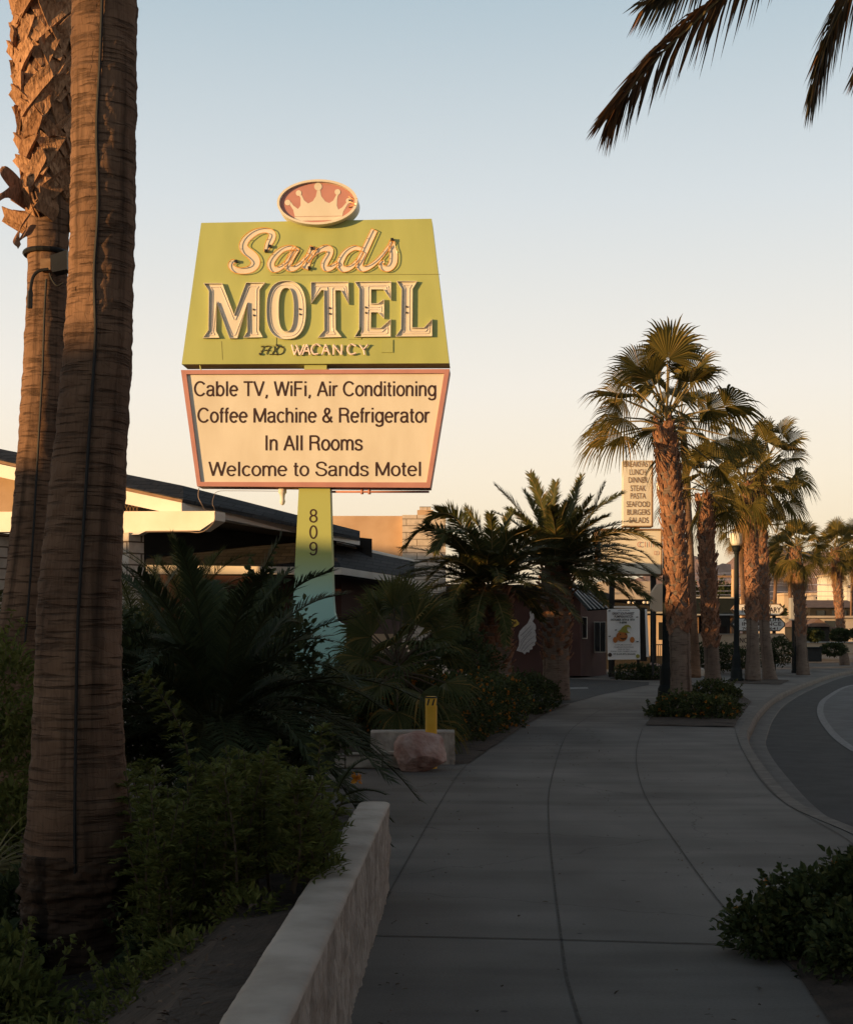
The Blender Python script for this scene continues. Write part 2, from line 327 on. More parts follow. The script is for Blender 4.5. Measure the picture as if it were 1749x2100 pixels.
M['blossom'] = leafmat('orange_blossom', (.45, .14, .02), (.55, .24, .03), None, .3)
M['strap'] = leafmat('yellowish_strap_leaf', (.14, .12, .04), (.24, .19, .08), None, .2)
M['deadlitter'] = leafmat('dry_litter', (.05, .035, .025), (.16, .11, .08), None, 0, .9)
M['petiole'] = mat('palm_stalk', (.16, .13, .05), (.22, .16, .07), 5, .7)
M['stem'] = mat('woody_stem', (.08, .06, .04), (.13, .1, .07), 8, .9)
def fibre(m):
    N = m.node_tree.nodes; L = m.node_tree.links; tc = N.new('ShaderNodeTexCoord'); mp = N.new('ShaderNodeMapping'); L.new(tc.outputs['Object'], mp.inputs[0]); mp.inputs['Scale'].default_value = (1, 1, .35)
    n = N.new('ShaderNodeTexNoise'); n.inputs['Scale'].default_value = 55; n.inputs['Detail'].default_value = 8; L.new(mp.outputs[0], n.inputs['Vector']); bp = N.new('ShaderNodeBump'); bp.inputs['Strength'].default_value = .9; bp.inputs['Distance'].default_value = .02; L.new(n.outputs[0], bp.inputs['Height']); b = N['Principled BSDF']; L.new(bp.outputs[0], b.inputs['Normal'])
    src = b.inputs['Base Color'].links[0].from_socket; x = N.new('ShaderNodeMix'); x.data_type = 'RGBA'; x.blend_type = 'MULTIPLY'; x.inputs[0].default_value = .75; r = N.new('ShaderNodeValToRGB'); r.color_ramp.elements[0].position = .35; r.color_ramp.elements[0].color = (.35, .3, .28, 1); r.color_ramp.elements[1].position = .6; L.new(n.outputs[0], r.inputs[0]); L.new(src, x.inputs[6]); L.new(r.outputs[0], x.inputs[7]); L.new(x.outputs[2], b.inputs['Base Color']); return m
M['boot'] = leafmat('palm_leaf_base', (.30, .16, .085), (.52, .30, .17), None, 0.0, .8)
M['boot2'] = leafmat('dusty_leaf_base', (.23, .115, .07), (.42, .23, .14), None, 0.0, .85)
fibre(M['boot']); fibre(M['boot2'])

def barkmat(name, c1, c2, dark):
    m = bpy.data.materials.new(name); m.use_nodes = True; t = m.node_tree; N = t.nodes; L = t.links
    b = N['Principled BSDF']; b.inputs['Roughness'].default_value = .9; b.inputs['Specular IOR Level'].default_value = .15
    uv = N.new('ShaderNodeAttribute'); uv.attribute_name = 'barkco'
    def noisy(scale, stretch, detail=6):
        mp = N.new('ShaderNodeMapping'); mp.inputs['Scale'].default_value = stretch; L.new(uv.outputs['Vector'], mp.inputs[0])
        n = N.new('ShaderNodeTexNoise'); n.inputs['Scale'].default_value = scale; n.inputs['Detail'].default_value = detail; L.new(mp.outputs[0], n.inputs['Vector']); return n
    def ramp(src, p0, p1, a=(0, 0, 0), bb=(1, 1, 1)):
        r = N.new('ShaderNodeValToRGB'); r.color_ramp.elements[0].position = p0; r.color_ramp.elements[1].position = p1
        r.color_ramp.elements[0].color = (*a, 1); r.color_ramp.elements[1].color = (*bb, 1); L.new(src, r.inputs[0]); return r
    warp = noisy(6, (1, 1, 1), 3)
    ad = N.new('ShaderNodeVectorMath'); ad.operation = 'MULTIPLY_ADD'; L.new(warp.outputs['Color'], ad.inputs[0]); ad.inputs[1].default_value = (.16, .16, .18); L.new(uv.outputs['Vector'], ad.inputs[2])
    br = N.new('ShaderNodeTexBrick'); mp = N.new('ShaderNodeMapping'); L.new(ad.outputs[0], mp.inputs[0]); sp = N.new('ShaderNodeSeparateXYZ'); L.new(mp.outputs[0], sp.inputs[0]); cb = N.new('ShaderNodeCombineXYZ')
    L.new(sp.outputs['X'], cb.inputs[0]); L.new(sp.outputs['Z'], cb.inputs[1]); L.new(cb.outputs[0], br.inputs['Vector'])
    br.inputs['Scale'].default_value = 1; br.inputs['Brick Width'].default_value = .055; br.inputs['Row Height'].default_value = .05; br.inputs['Mortar Size'].default_value = .0035; br.inputs['Mortar Smooth'].default_value = .8
    br.offset = .37
    rings = noisy(46, (.09, 1, 1), 5); crack = noisy(48, (1, 1, .07), 6); big = noisy(3.0, (1, 1, .5), 6); seam = noisy(9, (1, 1, .03), 3); msk = noisy(7, (1, 1, 1), 4); fib = noisy(150, (1, 1, .05), 4)
    base = ramp(big.outputs[0], .32, .68, c1, c2)
    def mul(a, bsock, f):
        k_ = N.new('ShaderNodeMath'); k_.operation = 'MULTIPLY'; L.new(bsock, k_.inputs[0]); k_.inputs[1].default_value = f
        x = N.new('ShaderNodeMix'); x.data_type = 'RGBA'; x.blend_type = 'MIX'; L.new(k_.outputs[0], x.inputs[0]); L.new(a, x.inputs[6]); x.inputs[7].default_value = (*dark, 1); return x.outputs[2]
    def masked(sock, lo, hi):
        mk = ramp(msk.outputs[0], lo, hi); k_ = N.new('ShaderNodeMath'); k_.operation = 'MULTIPLY'; L.new(sock, k_.inputs[0]); L.new(mk.outputs[0], k_.inputs[1]); return k_
    rr = masked(ramp(rings.outputs[0], .38, .48, (1, 1, 1), (0, 0, 0)).outputs[0], .28, .55); ck = masked(ramp(crack.outputs[0], .40, .48, (1, 1, 1), (0, 0, 0)).outputs[0], .72, .38)
    sm_ = ramp(seam.outputs[0], .30, .40, (1, 1, 1), (0, 0, 0)); fb = ramp(fib.outputs[0], .35, .6, (1, 1, 1), (0, 0, 0))
    mf = N.new('ShaderNodeMath'); mf.operation = 'MULTIPLY'; L.new(br.outputs['Fac'], mf.inputs[0]); mf.inputs[1].default_value = .12
    c = mul(base.outputs[0], rr.outputs[0], .55); c = mul(c, ck.outputs[0], .8); c = mul(c, sm_.outputs[0], .8); c = mul(c, fb.outputs[0], .25); c = mul(c, mf.outputs[0], .6); L.new(c, b.inputs['Base Color'])
    s1 = N.new('ShaderNodeMath'); s1.operation = 'ADD'; L.new(rr.outputs[0], s1.inputs[0]); L.new(ck.outputs[0], s1.inputs[1])
    s2 = N.new('ShaderNodeMath'); s2.operation = 'ADD'; L.new(s1.outputs[0], s2.inputs[0]); L.new(mf.outputs[0], s2.inputs[1])
    bp = N.new('ShaderNodeBump'); bp.invert = True; bp.inputs['Strength'].default_value = .8; bp.inputs['Distance'].default_value = .012; L.new(s2.outputs[0], bp.inputs['Height']); L.new(bp.outputs[0], b.inputs['Normal'])
    return m
M['bark'] = barkmat('palm_bark', (.135, .078, .050), (.27, .160, .100), (.03, .019, .013))
M['roots'] = barkmat('dark_root_fibre', (.06, .036, .024), (.10, .06, .038), (.016, .011, .008))
M['bark2'] = barkmat('grey_palm_bark', (.17, .125, .10), (.25, .19, .15), (.06, .04, .03))

def concretemat():
    m = bpy.data.materials.new('pavement_concrete'); m.use_nodes = True; t = m.node_tree; N = t.nodes; L = t.links
    b = N['Principled BSDF']; b.inputs['Roughness'].default_value = .85; b.inputs['Specular IOR Level'].default_value = .25
    tc = N.new('ShaderNodeTexCoord')
    def nz(s, d, st=(1, 1, 1)):
        mp = N.new('ShaderNodeMapping'); mp.inputs['Scale'].default_value = st; L.new(tc.outputs['Object'], mp.inputs[0])
        n = N.new('ShaderNodeTexNoise'); n.inputs['Scale'].default_value = s; n.inputs['Detail'].default_value = d; L.new(mp.outputs[0], n.inputs['Vector']); return n
    a = nz(.7, 8, (1, .5, 1)); r = N.new('ShaderNodeValToRGB'); L.new(a.outputs[0], r.inputs[0])
    r.color_ramp.elements[0].position = .32; r.color_ramp.elements[0].color = (.150, .130, .113, 1); r.color_ramp.elements[1].position = .68; r.color_ramp.elements[1].color = (.28, .248, .218, 1)
    g = nz(60, 4); mx = N.new('ShaderNodeMix'); mx.data_type = 'RGBA'; mx.blend_type = 'MULTIPLY'; mx.inputs[0].default_value = .35; L.new(r.outputs[0], mx.inputs[6]); L.new(g.outputs[0], mx.inputs[7])
    sp = N.new('ShaderNodeTexVoronoi'); sp.inputs['Scale'].default_value = 2.6; L.new(tc.outputs['Object'], sp.inputs['Vector'])
    r2 = N.new('ShaderNodeValToRGB'); L.new(sp.outputs['Distance'], r2.inputs[0]); r2.color_ramp.elements[0].position = .03; r2.color_ramp.elements[0].color = (.3, .3, .3, 1); r2.color_ramp.elements[1].position = .055
    mx2 = N.new('ShaderNodeMix'); mx2.data_type = 'RGBA'; mx2.blend_type = 'MULTIPLY'; mx2.inputs[0].default_value = .8; L.new(mx.outputs[2], mx2.inputs[6]); L.new(r2.outputs[0], mx2.inputs[7])
    ve = N.new('ShaderNodeTexVoronoi'); ve.feature = 'DISTANCE_TO_EDGE'; ve.inputs['Scale'].default_value = .33
    wv = nz(2.5, 6); wa = N.new('ShaderNodeVectorMath'); wa.operation = 'MULTIPLY_ADD'; L.new(wv.outputs['Color'], wa.inputs[0]); wa.inputs[1].default_value = (.5, .5, 0); L.new(tc.outputs['Object'], wa.inputs[2]); L.new(wa.outputs[0], ve.inputs['Vector'])
    r3 = N.new('ShaderNodeValToRGB'); L.new(ve.outputs['Distance'], r3.inputs[0]); r3.color_ramp.elements[0].position = .0012; r3.color_ramp.elements[0].color = (.55, .55, .55, 1); r3.color_ramp.elements[1].position = .003
    mx3 = N.new('ShaderNodeMix'); mx3.data_type = 'RGBA'; mx3.blend_type = 'MULTIPLY'; mx3.inputs[0].default_value = .8; L.new(mx2.outputs[2], mx3.inputs[6]); L.new(r3.outputs[0], mx3.inputs[7])
    st = nz(1.1, 5, (.35, 1.6, 1)); r4 = N.new('ShaderNodeValToRGB'); L.new(st.outputs[0], r4.inputs[0]); r4.color_ramp.elements[0].position = .38; r4.color_ramp.elements[0].color = (.6, .59, .58, 1); r4.color_ramp.elements[1].position = .56
    mx4 = N.new('ShaderNodeMix'); mx4.data_type = 'RGBA'; mx4.blend_type = 'MULTIPLY'; mx4.inputs[0].default_value = .55; L.new(mx3.outputs[2], mx4.inputs[6]); L.new(r4.outputs[0], mx4.inputs[7])
    L.new(mx4.outputs[2], b.inputs['Base Color'])
    bp = N.new('ShaderNodeBump'); bp.inputs['Strength'].default_value = .25; bp.inputs['Distance'].default_value = .004; L.new(g.outputs[0], bp.inputs['Height']); L.new(bp.outputs[0], b.inputs['Normal'])
    return m
M['concrete'] = concretemat()
def splitface():
    m = mat('split_face_stone', (.30, .25, .21), (.48, .41, .35), 9, .92, 1.0, 26, stretch=(1, 1, .4))
    return m
M['split'] = splitface()

# ------------------------------------------------------------------ ground, road, pavement
mb = MB(); mb.add([(-9000, -300, -.17), (9000, -300, -.17), (9000, 9000, -.17), (-9000, 9000, -.17)], [(0, 1, 2, 3)])
struct(mb.build('ground', M['ground']))
KERB = [V((3.3, -6, 0)), V((3.32, -2, 0)), V((3.34, 2, 0)), V((3.37, 5, 0)), V((3.4, 8, 0)), G(1749, 1712), G(1600, 1640), G(1532, 1555), G(1513, 1512), G(1520, 1490), G(1545, 1455), G(1585, 1425), G(1650, 1398), G(1720, 1378), V((22, 68, 0)), V((30, 84, 0)), V((44, 104, 0)), V((62, 130, 0))]
kl = spline(KERB, 90)
def side(pl, d, z):                                   # line moved sideways on the ground (to the right of travel)
    out = []
    for i, p in enumerate(pl):
        t = pl[min(i + 1, len(pl) - 1)] - pl[max(i - 1, 0)]; t.z = 0; t.normalize()
        q = p + V((t.y, -t.x, 0)) * d; out.append(V((q.x, q.y, z)))
    return out
def ribbon(a, b, m=0, mb=None):
    mb = mb or MB(); n = len(a)
    return mb.add(list(a) + list(b), [(i, n + i, n + i + 1, i + 1) for i in range(n - 1)], m)
k0 = side(kl, 0, 0); k1 = side(kl, .14, 0.0); k2 = side(kl, .17, -.125); gut = side(kl, .62, -.135)
kz0 = side(kl, -.0015, 0.006); kz1 = side(kl, .13, .006)
# pavement slab: everything on the left of the kerb
mb = MB(); n = len(k0)
left = [V((-90, p.y - (0 if i else 0), 0)) for i, p in enumerate(k0)]
ribbon(left, k0, 0, mb)
pav = struct(mb.build('pavement', M['concrete']))
mb = MB(); ribbon(kz0, kz1, 0, mb); ribbon(kz1, side(kl, .165, -.05), 0, mb); ribbon(side(kl, .165, -.05), side(kl, .17, -.16), 0, mb)
struct(mb.build('kerb', M['kerb']))
mb = MB(); ribbon(side(kl, .171, -.135), side(kl, .42, -.145), 0, mb); ribbon(side(kl, .42, -.145), side(kl, .44, -.165), 0, mb)
struct(mb.build('gutter', M['gutter']))
mb = MB(); ribbon(side(kl, .40, -.158), [V((p.x + 45, p.y, -.158)) for p in side(kl, .62, 0)], 0, mb)
struct(mb.build('road', M['asphalt']))
ln = spline([V((20, 58, 0)), V((16.6, 50, 0)), G(1747, 1405, -.15), G(1697, 1429, -.15), G(1681, 1453, -.15), G(1694, 1488, -.15), G(1750, 1537, -.15), V((5.75, 15.5, 0)), V((5.7, 11, 0)), V((5.7, 6, 0)), V((5.7, 1, 0))], 70)
lane = MB(); nn = len(ln); lane.add([V((p.x, p.y, -.154)) for p in ln] + [V((45, p.y, -.154)) for p in ln], [(i, i + 1, nn + i + 1, nn + i) for i in range(nn - 1)])
struct(lane.build('road_lane', M['asphalt2']))
mb = MB(); ribbon(side(ln, .07, -.150), side(ln, -.07, -.150), 0, mb); struct(mb.build('road_marking', M['paintline']))
# joints in the pavement
def joint(pts, wd=.010):
    p = spline(pts, 24); m_ = MB(); ribbon(side(p, -wd / 2, .004), side(p, wd / 2, .004), 0, m_); return m_.build('joint', M['joint'], pav)
joint([V((.60, 2, 0)), G(1190, 2100), G(1150, 1920), G(1125, 1690), G(1130, 1600), G(1160, 1510), G(1195, 1478), G(1250, 1445)], .012)
joint([V((1.74, 6.6, 0)), G(1500, 1880), G(1392, 1738), G(1318, 1622), G(1304, 1545), G(1316, 1495)])
joint([V((-.22, 8.7, 0)), G(800, 1828), G(930, 1602), G(975, 1550)])
joint([V((-.36, 7.45, 0)), G(780, 1920), G(1150, 1928), G(1500, 1938)], .016)
joint([G(1505, 1492), G(1520, 1535), G(1580, 1625), G(1740, 1725), V((3.0, 10, 0))], .010)
for a, b in (((930, 1602), (1130, 1600)), ((1060, 1500), (1160, 1511)), ((800, 1560), (975, 1556)), ((1303, 1545), (1522, 1548))):
    joint([G(*a), (G(*a) + G(*b)) / 2, G(*b)], .008)
for (x0, y0, x1, y1) in ((1225, 1442, 1330, 1455),):
    a, b, c, d = G(x0, y1), G(x1, y1), G(x1 + 8, y0), G(x0 + 20, y0)
    m_ = MB(); m_.add([p + V((0, 0, .005)) for p in (a, b, c, d)], [(0, 1, 2, 3)]); m_.build('patch', M['kerb'], pav)
for i in range(6, len(kl) - 30, 4):
    p = kl[i]; t = (kl[i + 1] - kl[i - 1]); t.z = 0; t.normalize(); n_ = V((t.y, -t.x, 0)); m_ = MB(); h = t * .006
    m_.add([p - h + V((0, 0, .010)), p + h + V((0, 0, .010)), p + h + n_ * .125 + V((0, 0, .010)), p - h + n_ * .125 + V((0, 0, .010)), p - h + n_ * .18 - V((0, 0, .131)), p + h + n_ * .18 - V((0, 0, .131)), p + h + n_ * .41 - V((0, 0, .140)), p - h + n_ * .41 - V((0, 0, .140))], [(0, 1, 2, 3), (4, 5, 6, 7)])
    m_.build('joint', M['joint'], pav)
# dark side driveway crossing towards the motel court
mb = MB(); mb.add([p + V((0, 0, .006)) for p in (G(1085, 1447), G(1168, 1443), G(1232, 1425), G(1330, 1405), G(1330, 1399), G(1170, 1392), G(1000, 1395))], [tuple(range(7))])
struct(mb.build('driveway', M['asphalt']))
mb = MB(); mb.add([p + V((0, 0, .012)) for p in (G(1165, 1414), G(1206, 1413), G(1204, 1410), G(1165, 1410.5))], [(0, 1, 2, 3)])
struct(mb.build('driveway_marking', M['paintline']))

def BEDZ(x):                                           # the raised bed falls away from its wall
    q = min(1, max(0, (-x - .55) / 1.0)); return .46 - .48 * q * q * (3 - 2 * q)
def bed(name, outline, z, amp=.03, cell=.25, mat_=None, zf=None):
    """soil patch: a grid clipped to an outline, slightly heaped"""
    bm = bmesh.new(); f = bm.faces.new([bm.verts.new((p.x, p.y, z)) for p in outline])
    bmesh.ops.triangulate(bm, faces=[f])
    xs = [p.x for p in outline]; ys = [p.y for p in outline]
    x = min(xs) + cell
    while x < max(xs):
        bmesh.ops.bisect_plane(bm, geom=bm.verts[:] + bm.edges[:] + bm.faces[:], plane_co=(x, 0, 0), plane_no=(1, 0, 0)); x += cell
    y = min(ys) + cell
    while y < max(ys):
        bmesh.ops.bisect_plane(bm, geom=bm.verts[:] + bm.edges[:] + bm.faces[:], plane_co=(0, y, 0), plane_no=(0, 1, 0)); y += cell
    for v in bm.verts:
        if callable(zf): v.co.z = zf(v.co.x, v.co.y)
        v.co.z += amp * (noise.noise(v.co * 1.7) + .5 * noise.noise(v.co * 5)) + (0 if v.is_boundary else amp)
    me = bpy.data.meshes.new(name); bm.to_mesh(me); bm.free(); me.materials.append(mat_ or M['soil'])
    o = bpy.data.objects.new(name, me); col.objects.link(o); return struct(o)
bed('left_bed', [V((-.60, 2, 0)), V((-.43, 8.7, 0)), V((-1.5, 10.4, 0)), V((-2.6, 12.5, 0)), V((-12, 14, 0)), V((-12, 2, 0))], .46, .05, .4, None, lambda x, y: BEDZ(x))
bed('hedge_bed', [G(935, 1568), G(962, 1566), G(1072, 1491), G(1120, 1464), G(1168, 1446), G(1085, 1446), V((-.5, 30, 0)), V((-7, 32, 0)), V((-7, 17.6, 0)), V((.3, 17.4, 0))], .02, .02, .6)
bed('palm_bed', [G(1322, 1488), G(1505, 1492), G(1512, 1478), G(1540, 1440), G(1520, 1425), G(1372, 1425)], .014, .02, .4)
bed('right_bed', [G(1640, 2010), V((1.60, 5.2, 0)), V((1.55, 1, 0)), V((3.2, 1, 0)), V((3.25, 7.9, 0)), V((1.8, 7.7, 0))], .014, .02, .3)
bed('far_palm_bed', [G(1495, 1402), G(1600, 1404), G(1618, 1396), G(1500, 1394)], .014, .02, .6)
bed('banner_bed', [G(1250, 1392), G(1360, 1396), G(1362, 1378), G(1290, 1376)], .014, .02, .8)

# ------------------------------------------------------------------ motel sign
SA = R(3.3); SY = 22.0; SP0 = D(648, 1000, SY)
SN = V((-math.sin(SA), -math.cos(SA), 0)); SU = V((math.cos(SA), -math.sin(SA), 0))
def S(px, py, off=0.0):                               # point of the sign's front plane (off = metres towards the street)
    d = V(((px - CXP) / FPX, 1, -(py - HOR) / FPX)); c = V((0, 0, CAMH))
    t = SN.dot(SP0 - c) / SN.dot(d)
    return c + d * t + SN * off
sign = thing('motel_sign', G(648, 1300 + CAMH * FPX / SY), 'tall green roadside motel sign topped by a crown disc, cream notice board below', 'sign')
mb = MB(); mb.prism([S(413, 457), S(885, 448.5), S(921, 745), S(373, 747)], -SN * .42); up = mb.build('upper_cabinet', M['green'], sign)
# seams and access hatch of the upper cabinet
mb = MB()
for (a, b, c, d) in ((556, 564.3, 903, 562.6), (455, 700, 457, 738)):
    w_ = .0035; p, q = S(a, b, .002), S(c, d, .002); t = (q - p).normalized(); s_ = t.cross(SN) * w_
    mb.add([p - s_, q - s_, q + s_, p + s_], [(0, 1, 2, 3)])
def frame2(mb, x0, y0, x1, y1, t=.006, off=.006):
    mb.prism([S(x0, y0, 0), S(x1, y0, 0), S(x1, y1, 0), S(x0, y1, 0)], SN * off)
mb.build('panel_seam', M['seam'], up)
mb = MB(); frame2(mb, 782, 697, 806, 723, off=.014); mb.build('access_hatch', M['green'], up)
for q in ((714, 671, 741, 696), (535, 692, 567, 708)): mb = MB(); frame2(mb, *q, off=.010); mb.build('cover_plate', M['green'], up)

# crown disc
def ell(cx, cy, rx, ry, off, n=56, rot=-.03): 
    return [S(cx + rx * math.cos(a) * math.cos(rot) - ry * math.sin(a) * math.sin(rot), cy + rx * math.cos(a) * math.sin(rot) + ry * math.sin(a) * math.cos(rot), off) for a in [2 * math.pi * i / n for i in range(n)]]
mb = MB(); mb.prism(ell(653.5, 420, 82, 46, .10), -SN * .30); disc = mb.build('crown_disc', M['cream'], sign)
mb = MB(); mb.prism(ell(653, 420, 76, 40.5, .104), -SN * .003); mb.build('disc_face', M['salmon'], disc)
rim = MB(); a_, b_ = ell(653.5, 420, 82, 46, .10), ell(653, 420, 76.5, 41, .10); a2, b2 = ell(653.5, 420, 82, 46, .15), ell(653, 420, 77, 41.5, .15); n = len(a_)
for i in range(n):
    j = (i + 1) % n
    rim.add([a2[i], a2[j], b2[j], b2[i], a_[i], a_[j], b_[j], b_[i]], [(0, 1, 2, 3), (0, 4, 5, 1), (3, 2, 6, 7)])
rim.build('disc_rim', M['cream'], disc)
def Z1(x, y): return (344.5 + x / 2.881, 344.5 + y / 2.881)       # zoomed view of the upper cabinet
CROWN = [(755, 325), (755, 295), (748, 262), (722, 222), (735, 214), (745, 232), (775, 255), (790, 235), (790, 190), (780, 172), (795, 170), (812, 205), (835, 222), (862, 208), (880, 180), (888, 140), (905, 140), (912, 180), (935, 210), (958, 220), (982, 205), (1003, 165), (1012, 166), (1005, 195), (1003, 235), (1012, 258), (1035, 245), (1060, 215), (1070, 222), (1040, 270), (1035, 295), (1033, 318)]
mb = MB(); mb.prism([S(*Z1(*p), .108) for p in CROWN], -SN * .003)
for i, (x, y, r_) in enumerate(((714, 217, 17), (779, 161, 17), (893, 123, 23), (1007, 155, 17), (1072, 206, 16))):
    cx, cy = Z1(x, y); mb.prism([S(cx + r_ / 2.881 * math.cos(a * .3491), cy + r_ / 2.881 * math.sin(a * .3491), .110 + .0004 * i) for a in range(18)], -SN * .002)
mb.build('crown_emblem', M['cream'], disc)
mb = MB()
p, q = Z1(755, 300), Z1(1034, 296); P_, Q_ = S(*p, .1095), S(*q, .1095); mb.tube([P_, Q_], .0035, 4)
mb.build('crown_band', M['salmon'], disc)
mb = MB(); mb.tube(spline([S(*Z1(1072, 208), .11), S(*Z1(1095, 220), .13), S(*Z1(1118, 232), .15), S(*Z1(1105, 238), .15), S(*Z1(1075, 244), .13)], 14), .006, 6); mb.tube(spline([S(*Z1(1072, 182), .12), S(*Z1(1100, 200), .14), S(*Z1(1126, 196), .15)], 8), .005, 6)
mb.build('broken_tube', M['neon_gold'], disc)
for x, y in ((1078, 206), (1078, 243)): mb = MB(); mb.box(*sum(([c - .012, c + .012] for c in S(*Z1(x, y), .12)), [])); mb.build('tube_socket', M['black'], disc)

# script word: cream strokes painted on the panel, outlined by amber tubes standing off on pegs
def Z5(x, y): return (459.4 + x / 4.635, 451.2 + y / 4.635)
STROKES = [
 ([(118, 400), (82, 405), (72, 445), (120, 482), (200, 487), (268, 465), (303, 418), (292, 368), (250, 325), (205, 290), (190, 245), (215, 190), (280, 135), (350, 107), (420, 107), (458, 130), (460, 172), (428, 235), (398, 305)], [28, 40, 46, 52, 56, 66, 78, 80, 78, 76, 70, 64, 58, 46, 42, 56, 62, 56, 30]),
 ([(690, 275), (620, 268), (545, 295), (475, 365), (448, 425), (470, 470), (520, 468), (600, 405), (680, 290)], [30, 42, 48, 58, 62, 56, 46, 36, 26]),
 ([(695, 268), (640, 360), (612, 435), (630, 468), (680, 458), (745, 405), (810, 330)], [62, 62, 60, 50, 44, 38, 30]),
 ([(855, 262), (812, 360), (772, 472)], [62, 62, 58]),
 ([(800, 405), (870, 320), (950, 275), (1005, 285), (1003, 335), (960, 415), (965, 462), (1010, 462), (1085, 412)], [24, 36, 52, 58, 58, 60, 54, 46, 32]),
 ([(1310, 285), (1240, 270), (1165, 310), (1115, 385), (1105, 435), (1132, 470), (1190, 462), (1260, 405), (1320, 310)], [30, 42, 50, 58, 60, 54, 44, 34, 26]),
 ([(1432, 100), (1355, 265), (1295, 400), (1292, 450), (1330, 470), (1400, 440), (1480, 370), (1560, 270), (1600, 205)], [56, 60, 62, 58, 48, 40, 34, 30, 30]),
 ([(1598, 200), (1598, 260), (1612, 330), (1605, 415), (1560, 465), (1505, 455), (1495, 412), (1525, 402)], [44, 54, 66, 68, 56, 46, 34, 22])]
lv = 0.003
for gi, grp in enumerate(((0,), (1, 2), (3, 4), (5, 6), (7,))):
    fm = MB(); tm = MB(); pg = MB()
    for si in grp:
        pts, wd = STROKES[si]
        c = spline([V((*p, 0)) for p in pts], 60); ww = [p.x * 1.12 for p in spline([V((x, 0, 0)) for x in wd], 60)]
        lf, rt = [], []
        for i, p in enumerate(c):
            t = c[min(i + 1, 60)] - c[max(i - 1, 0)]; t.normalize(); nn_ = V((-t.y, t.x, 0)); h = ww[i] / 2
            lf.append(p + nn_ * h); rt.append(p - nn_ * h)
        lv += .0008
        ribbon([S(*Z5(p.x, p.y), lv + i * 1e-5) for i, p in enumerate(lf)], [S(*Z5(p.x, p.y), lv + i * 1e-5) for i, p in enumerate(rt)], 0, fm)
        loop = lf + rt[::-1]
        tm.tube([S(*Z5(p.x, p.y), .036) for p in loop], .0065, 6, closed=True)
        for k in range(4, len(loop), 17):
            pg.tube([S(*Z5(loop[k].x, loop[k].y), .0), S(*Z5(loop[k].x, loop[k].y), .036)], .004, 5)
    o = fm.build('script_letter', M['cream'], sign); tm.build('neon_tube', M['neon_gold'], o); pg.build('tube_support', M['neon_dark'], o)
mb = MB()
for x, y in ((405, 300), (440, 255), (815, 460), (840, 275), (1600, 192), (120, 398)):
    c = S(*Z5(x, y), .03); mb.box(c.x - .022, c.x + .022, c.y - .03, c.y + .03, c.z - .02, c.z + .02)
mb.build('tube_housing', M['black'], sign)

# block capitals: open channel letters with tubes inside
def Z6(x, y): return (393.8 + x / 3.384, 566.0 + y / 3.384)
def oval(cx, cy, rx, ry, n=44, e=2.5):
    out = []
    for i in range(n):
        a = 2 * math.pi * i / n; c_, s_ = math.cos(a), math.sin(a)
        out.append((cx + rx * math.copysign(abs(c_) ** (2 / e), c_), cy + ry * math.copysign(abs(s_) ** (2 / e), s_)))
    return out
LET = [[[(85, 55), (215, 55), (297, 272), (380, 50), (512, 50), (473, 100), (470, 380), (496, 430), (360, 432), (388, 390), (388, 190), (320, 436), (265, 437), (176, 190), (172, 385), (196, 433), (80, 435), (118, 380), (122, 110)]],
       [oval(657, 240, 137, 203), oval(657, 238, 52, 150)],
       [[(828, 47), (1088, 45), (1090, 200), (1035, 105), (998, 105), (1000, 375), (1042, 428), (875, 432), (920, 380), (918, 103), (900, 103), (830, 195)]],
       [[(1130, 45), (1383, 42), (1383, 172), (1330, 98), (1245, 98), (1245, 195), (1290, 195), (1335, 165), (1335, 300), (1290, 257), (1245, 257), (1243, 365), (1310, 365), (1380, 302), (1380, 425), (1128, 428), (1160, 375), (1162, 95)]],
       [[(1420, 40), (1565, 40), (1532, 95), (1530, 362), (1610, 362), (1667, 302), (1667, 423), (1412, 425), (1450, 372), (1455, 95)]]]
CH = .054
for loops in LET:
    mb = MB(); T = 3.0
    if len(loops) == 1:
        mb.prism([S(*Z6(*p), .010) for p in loops[0]], -SN * .009)
    else:
        a, b = loops; n = len(a); mb.add([S(*Z6(*p), .010) for p in a + b], [(i, (i + 1) % n, n + (i + 1) % n, n + i) for i in range(n)])
    L_ = mb.build('channel_letter', M['cream'], sign)
    wl = MB(); tb = MB()
    for li, lp in enumerate(loops):
        inn = inset(lp, T if li == 0 else -T); n = len(lp)
        for i in range(n):
            j = (i + 1) % n
            A, B, C_, D_ = S(*Z6(*lp[i])), S(*Z6(*lp[j])), S(*Z6(*inn[j])), S(*Z6(*inn[i]))
            f = SN * CH
            wl.add([A, B, C_, D_, A + f, B + f, C_ + f, D_ + f], [(4, 5, 6, 7), (0, 1, 5, 4), (3, 7, 6, 2)])
        for dd in ((24,) if li == 0 else ()):
            tp = inset(lp, dd); dense = []
            for i in range(len(tp)):
                a, b = tp[i], tp[(i + 1) % len(tp)]
                for u in (0.06, .5, .94) if len(loops) == 1 else (0,): dense.append((a[0] + (b[0] - a[0]) * u, a[1] + (b[1] - a[1]) * u))
            tb.tube([S(*Z6(*p), .018) for p in dense], .006, 6, closed=True)
    wl.build('letter_return', M['cream'], L_); tb.build('neon_tube', M['neon_white'], L_)
for x, y in ((430, 235), (432, 275), (750, 232), (752, 268), (958, 225), (960, 265), (1206, 220), (1208, 258), (1490, 216), (1490, 257)):
    mb = MB(); mb.tube([S(*Z6(x, y), .008), S(*Z6(x, y), .04)], .014, 8); mb.build('tube_socket', M['neon_dark'], sign)

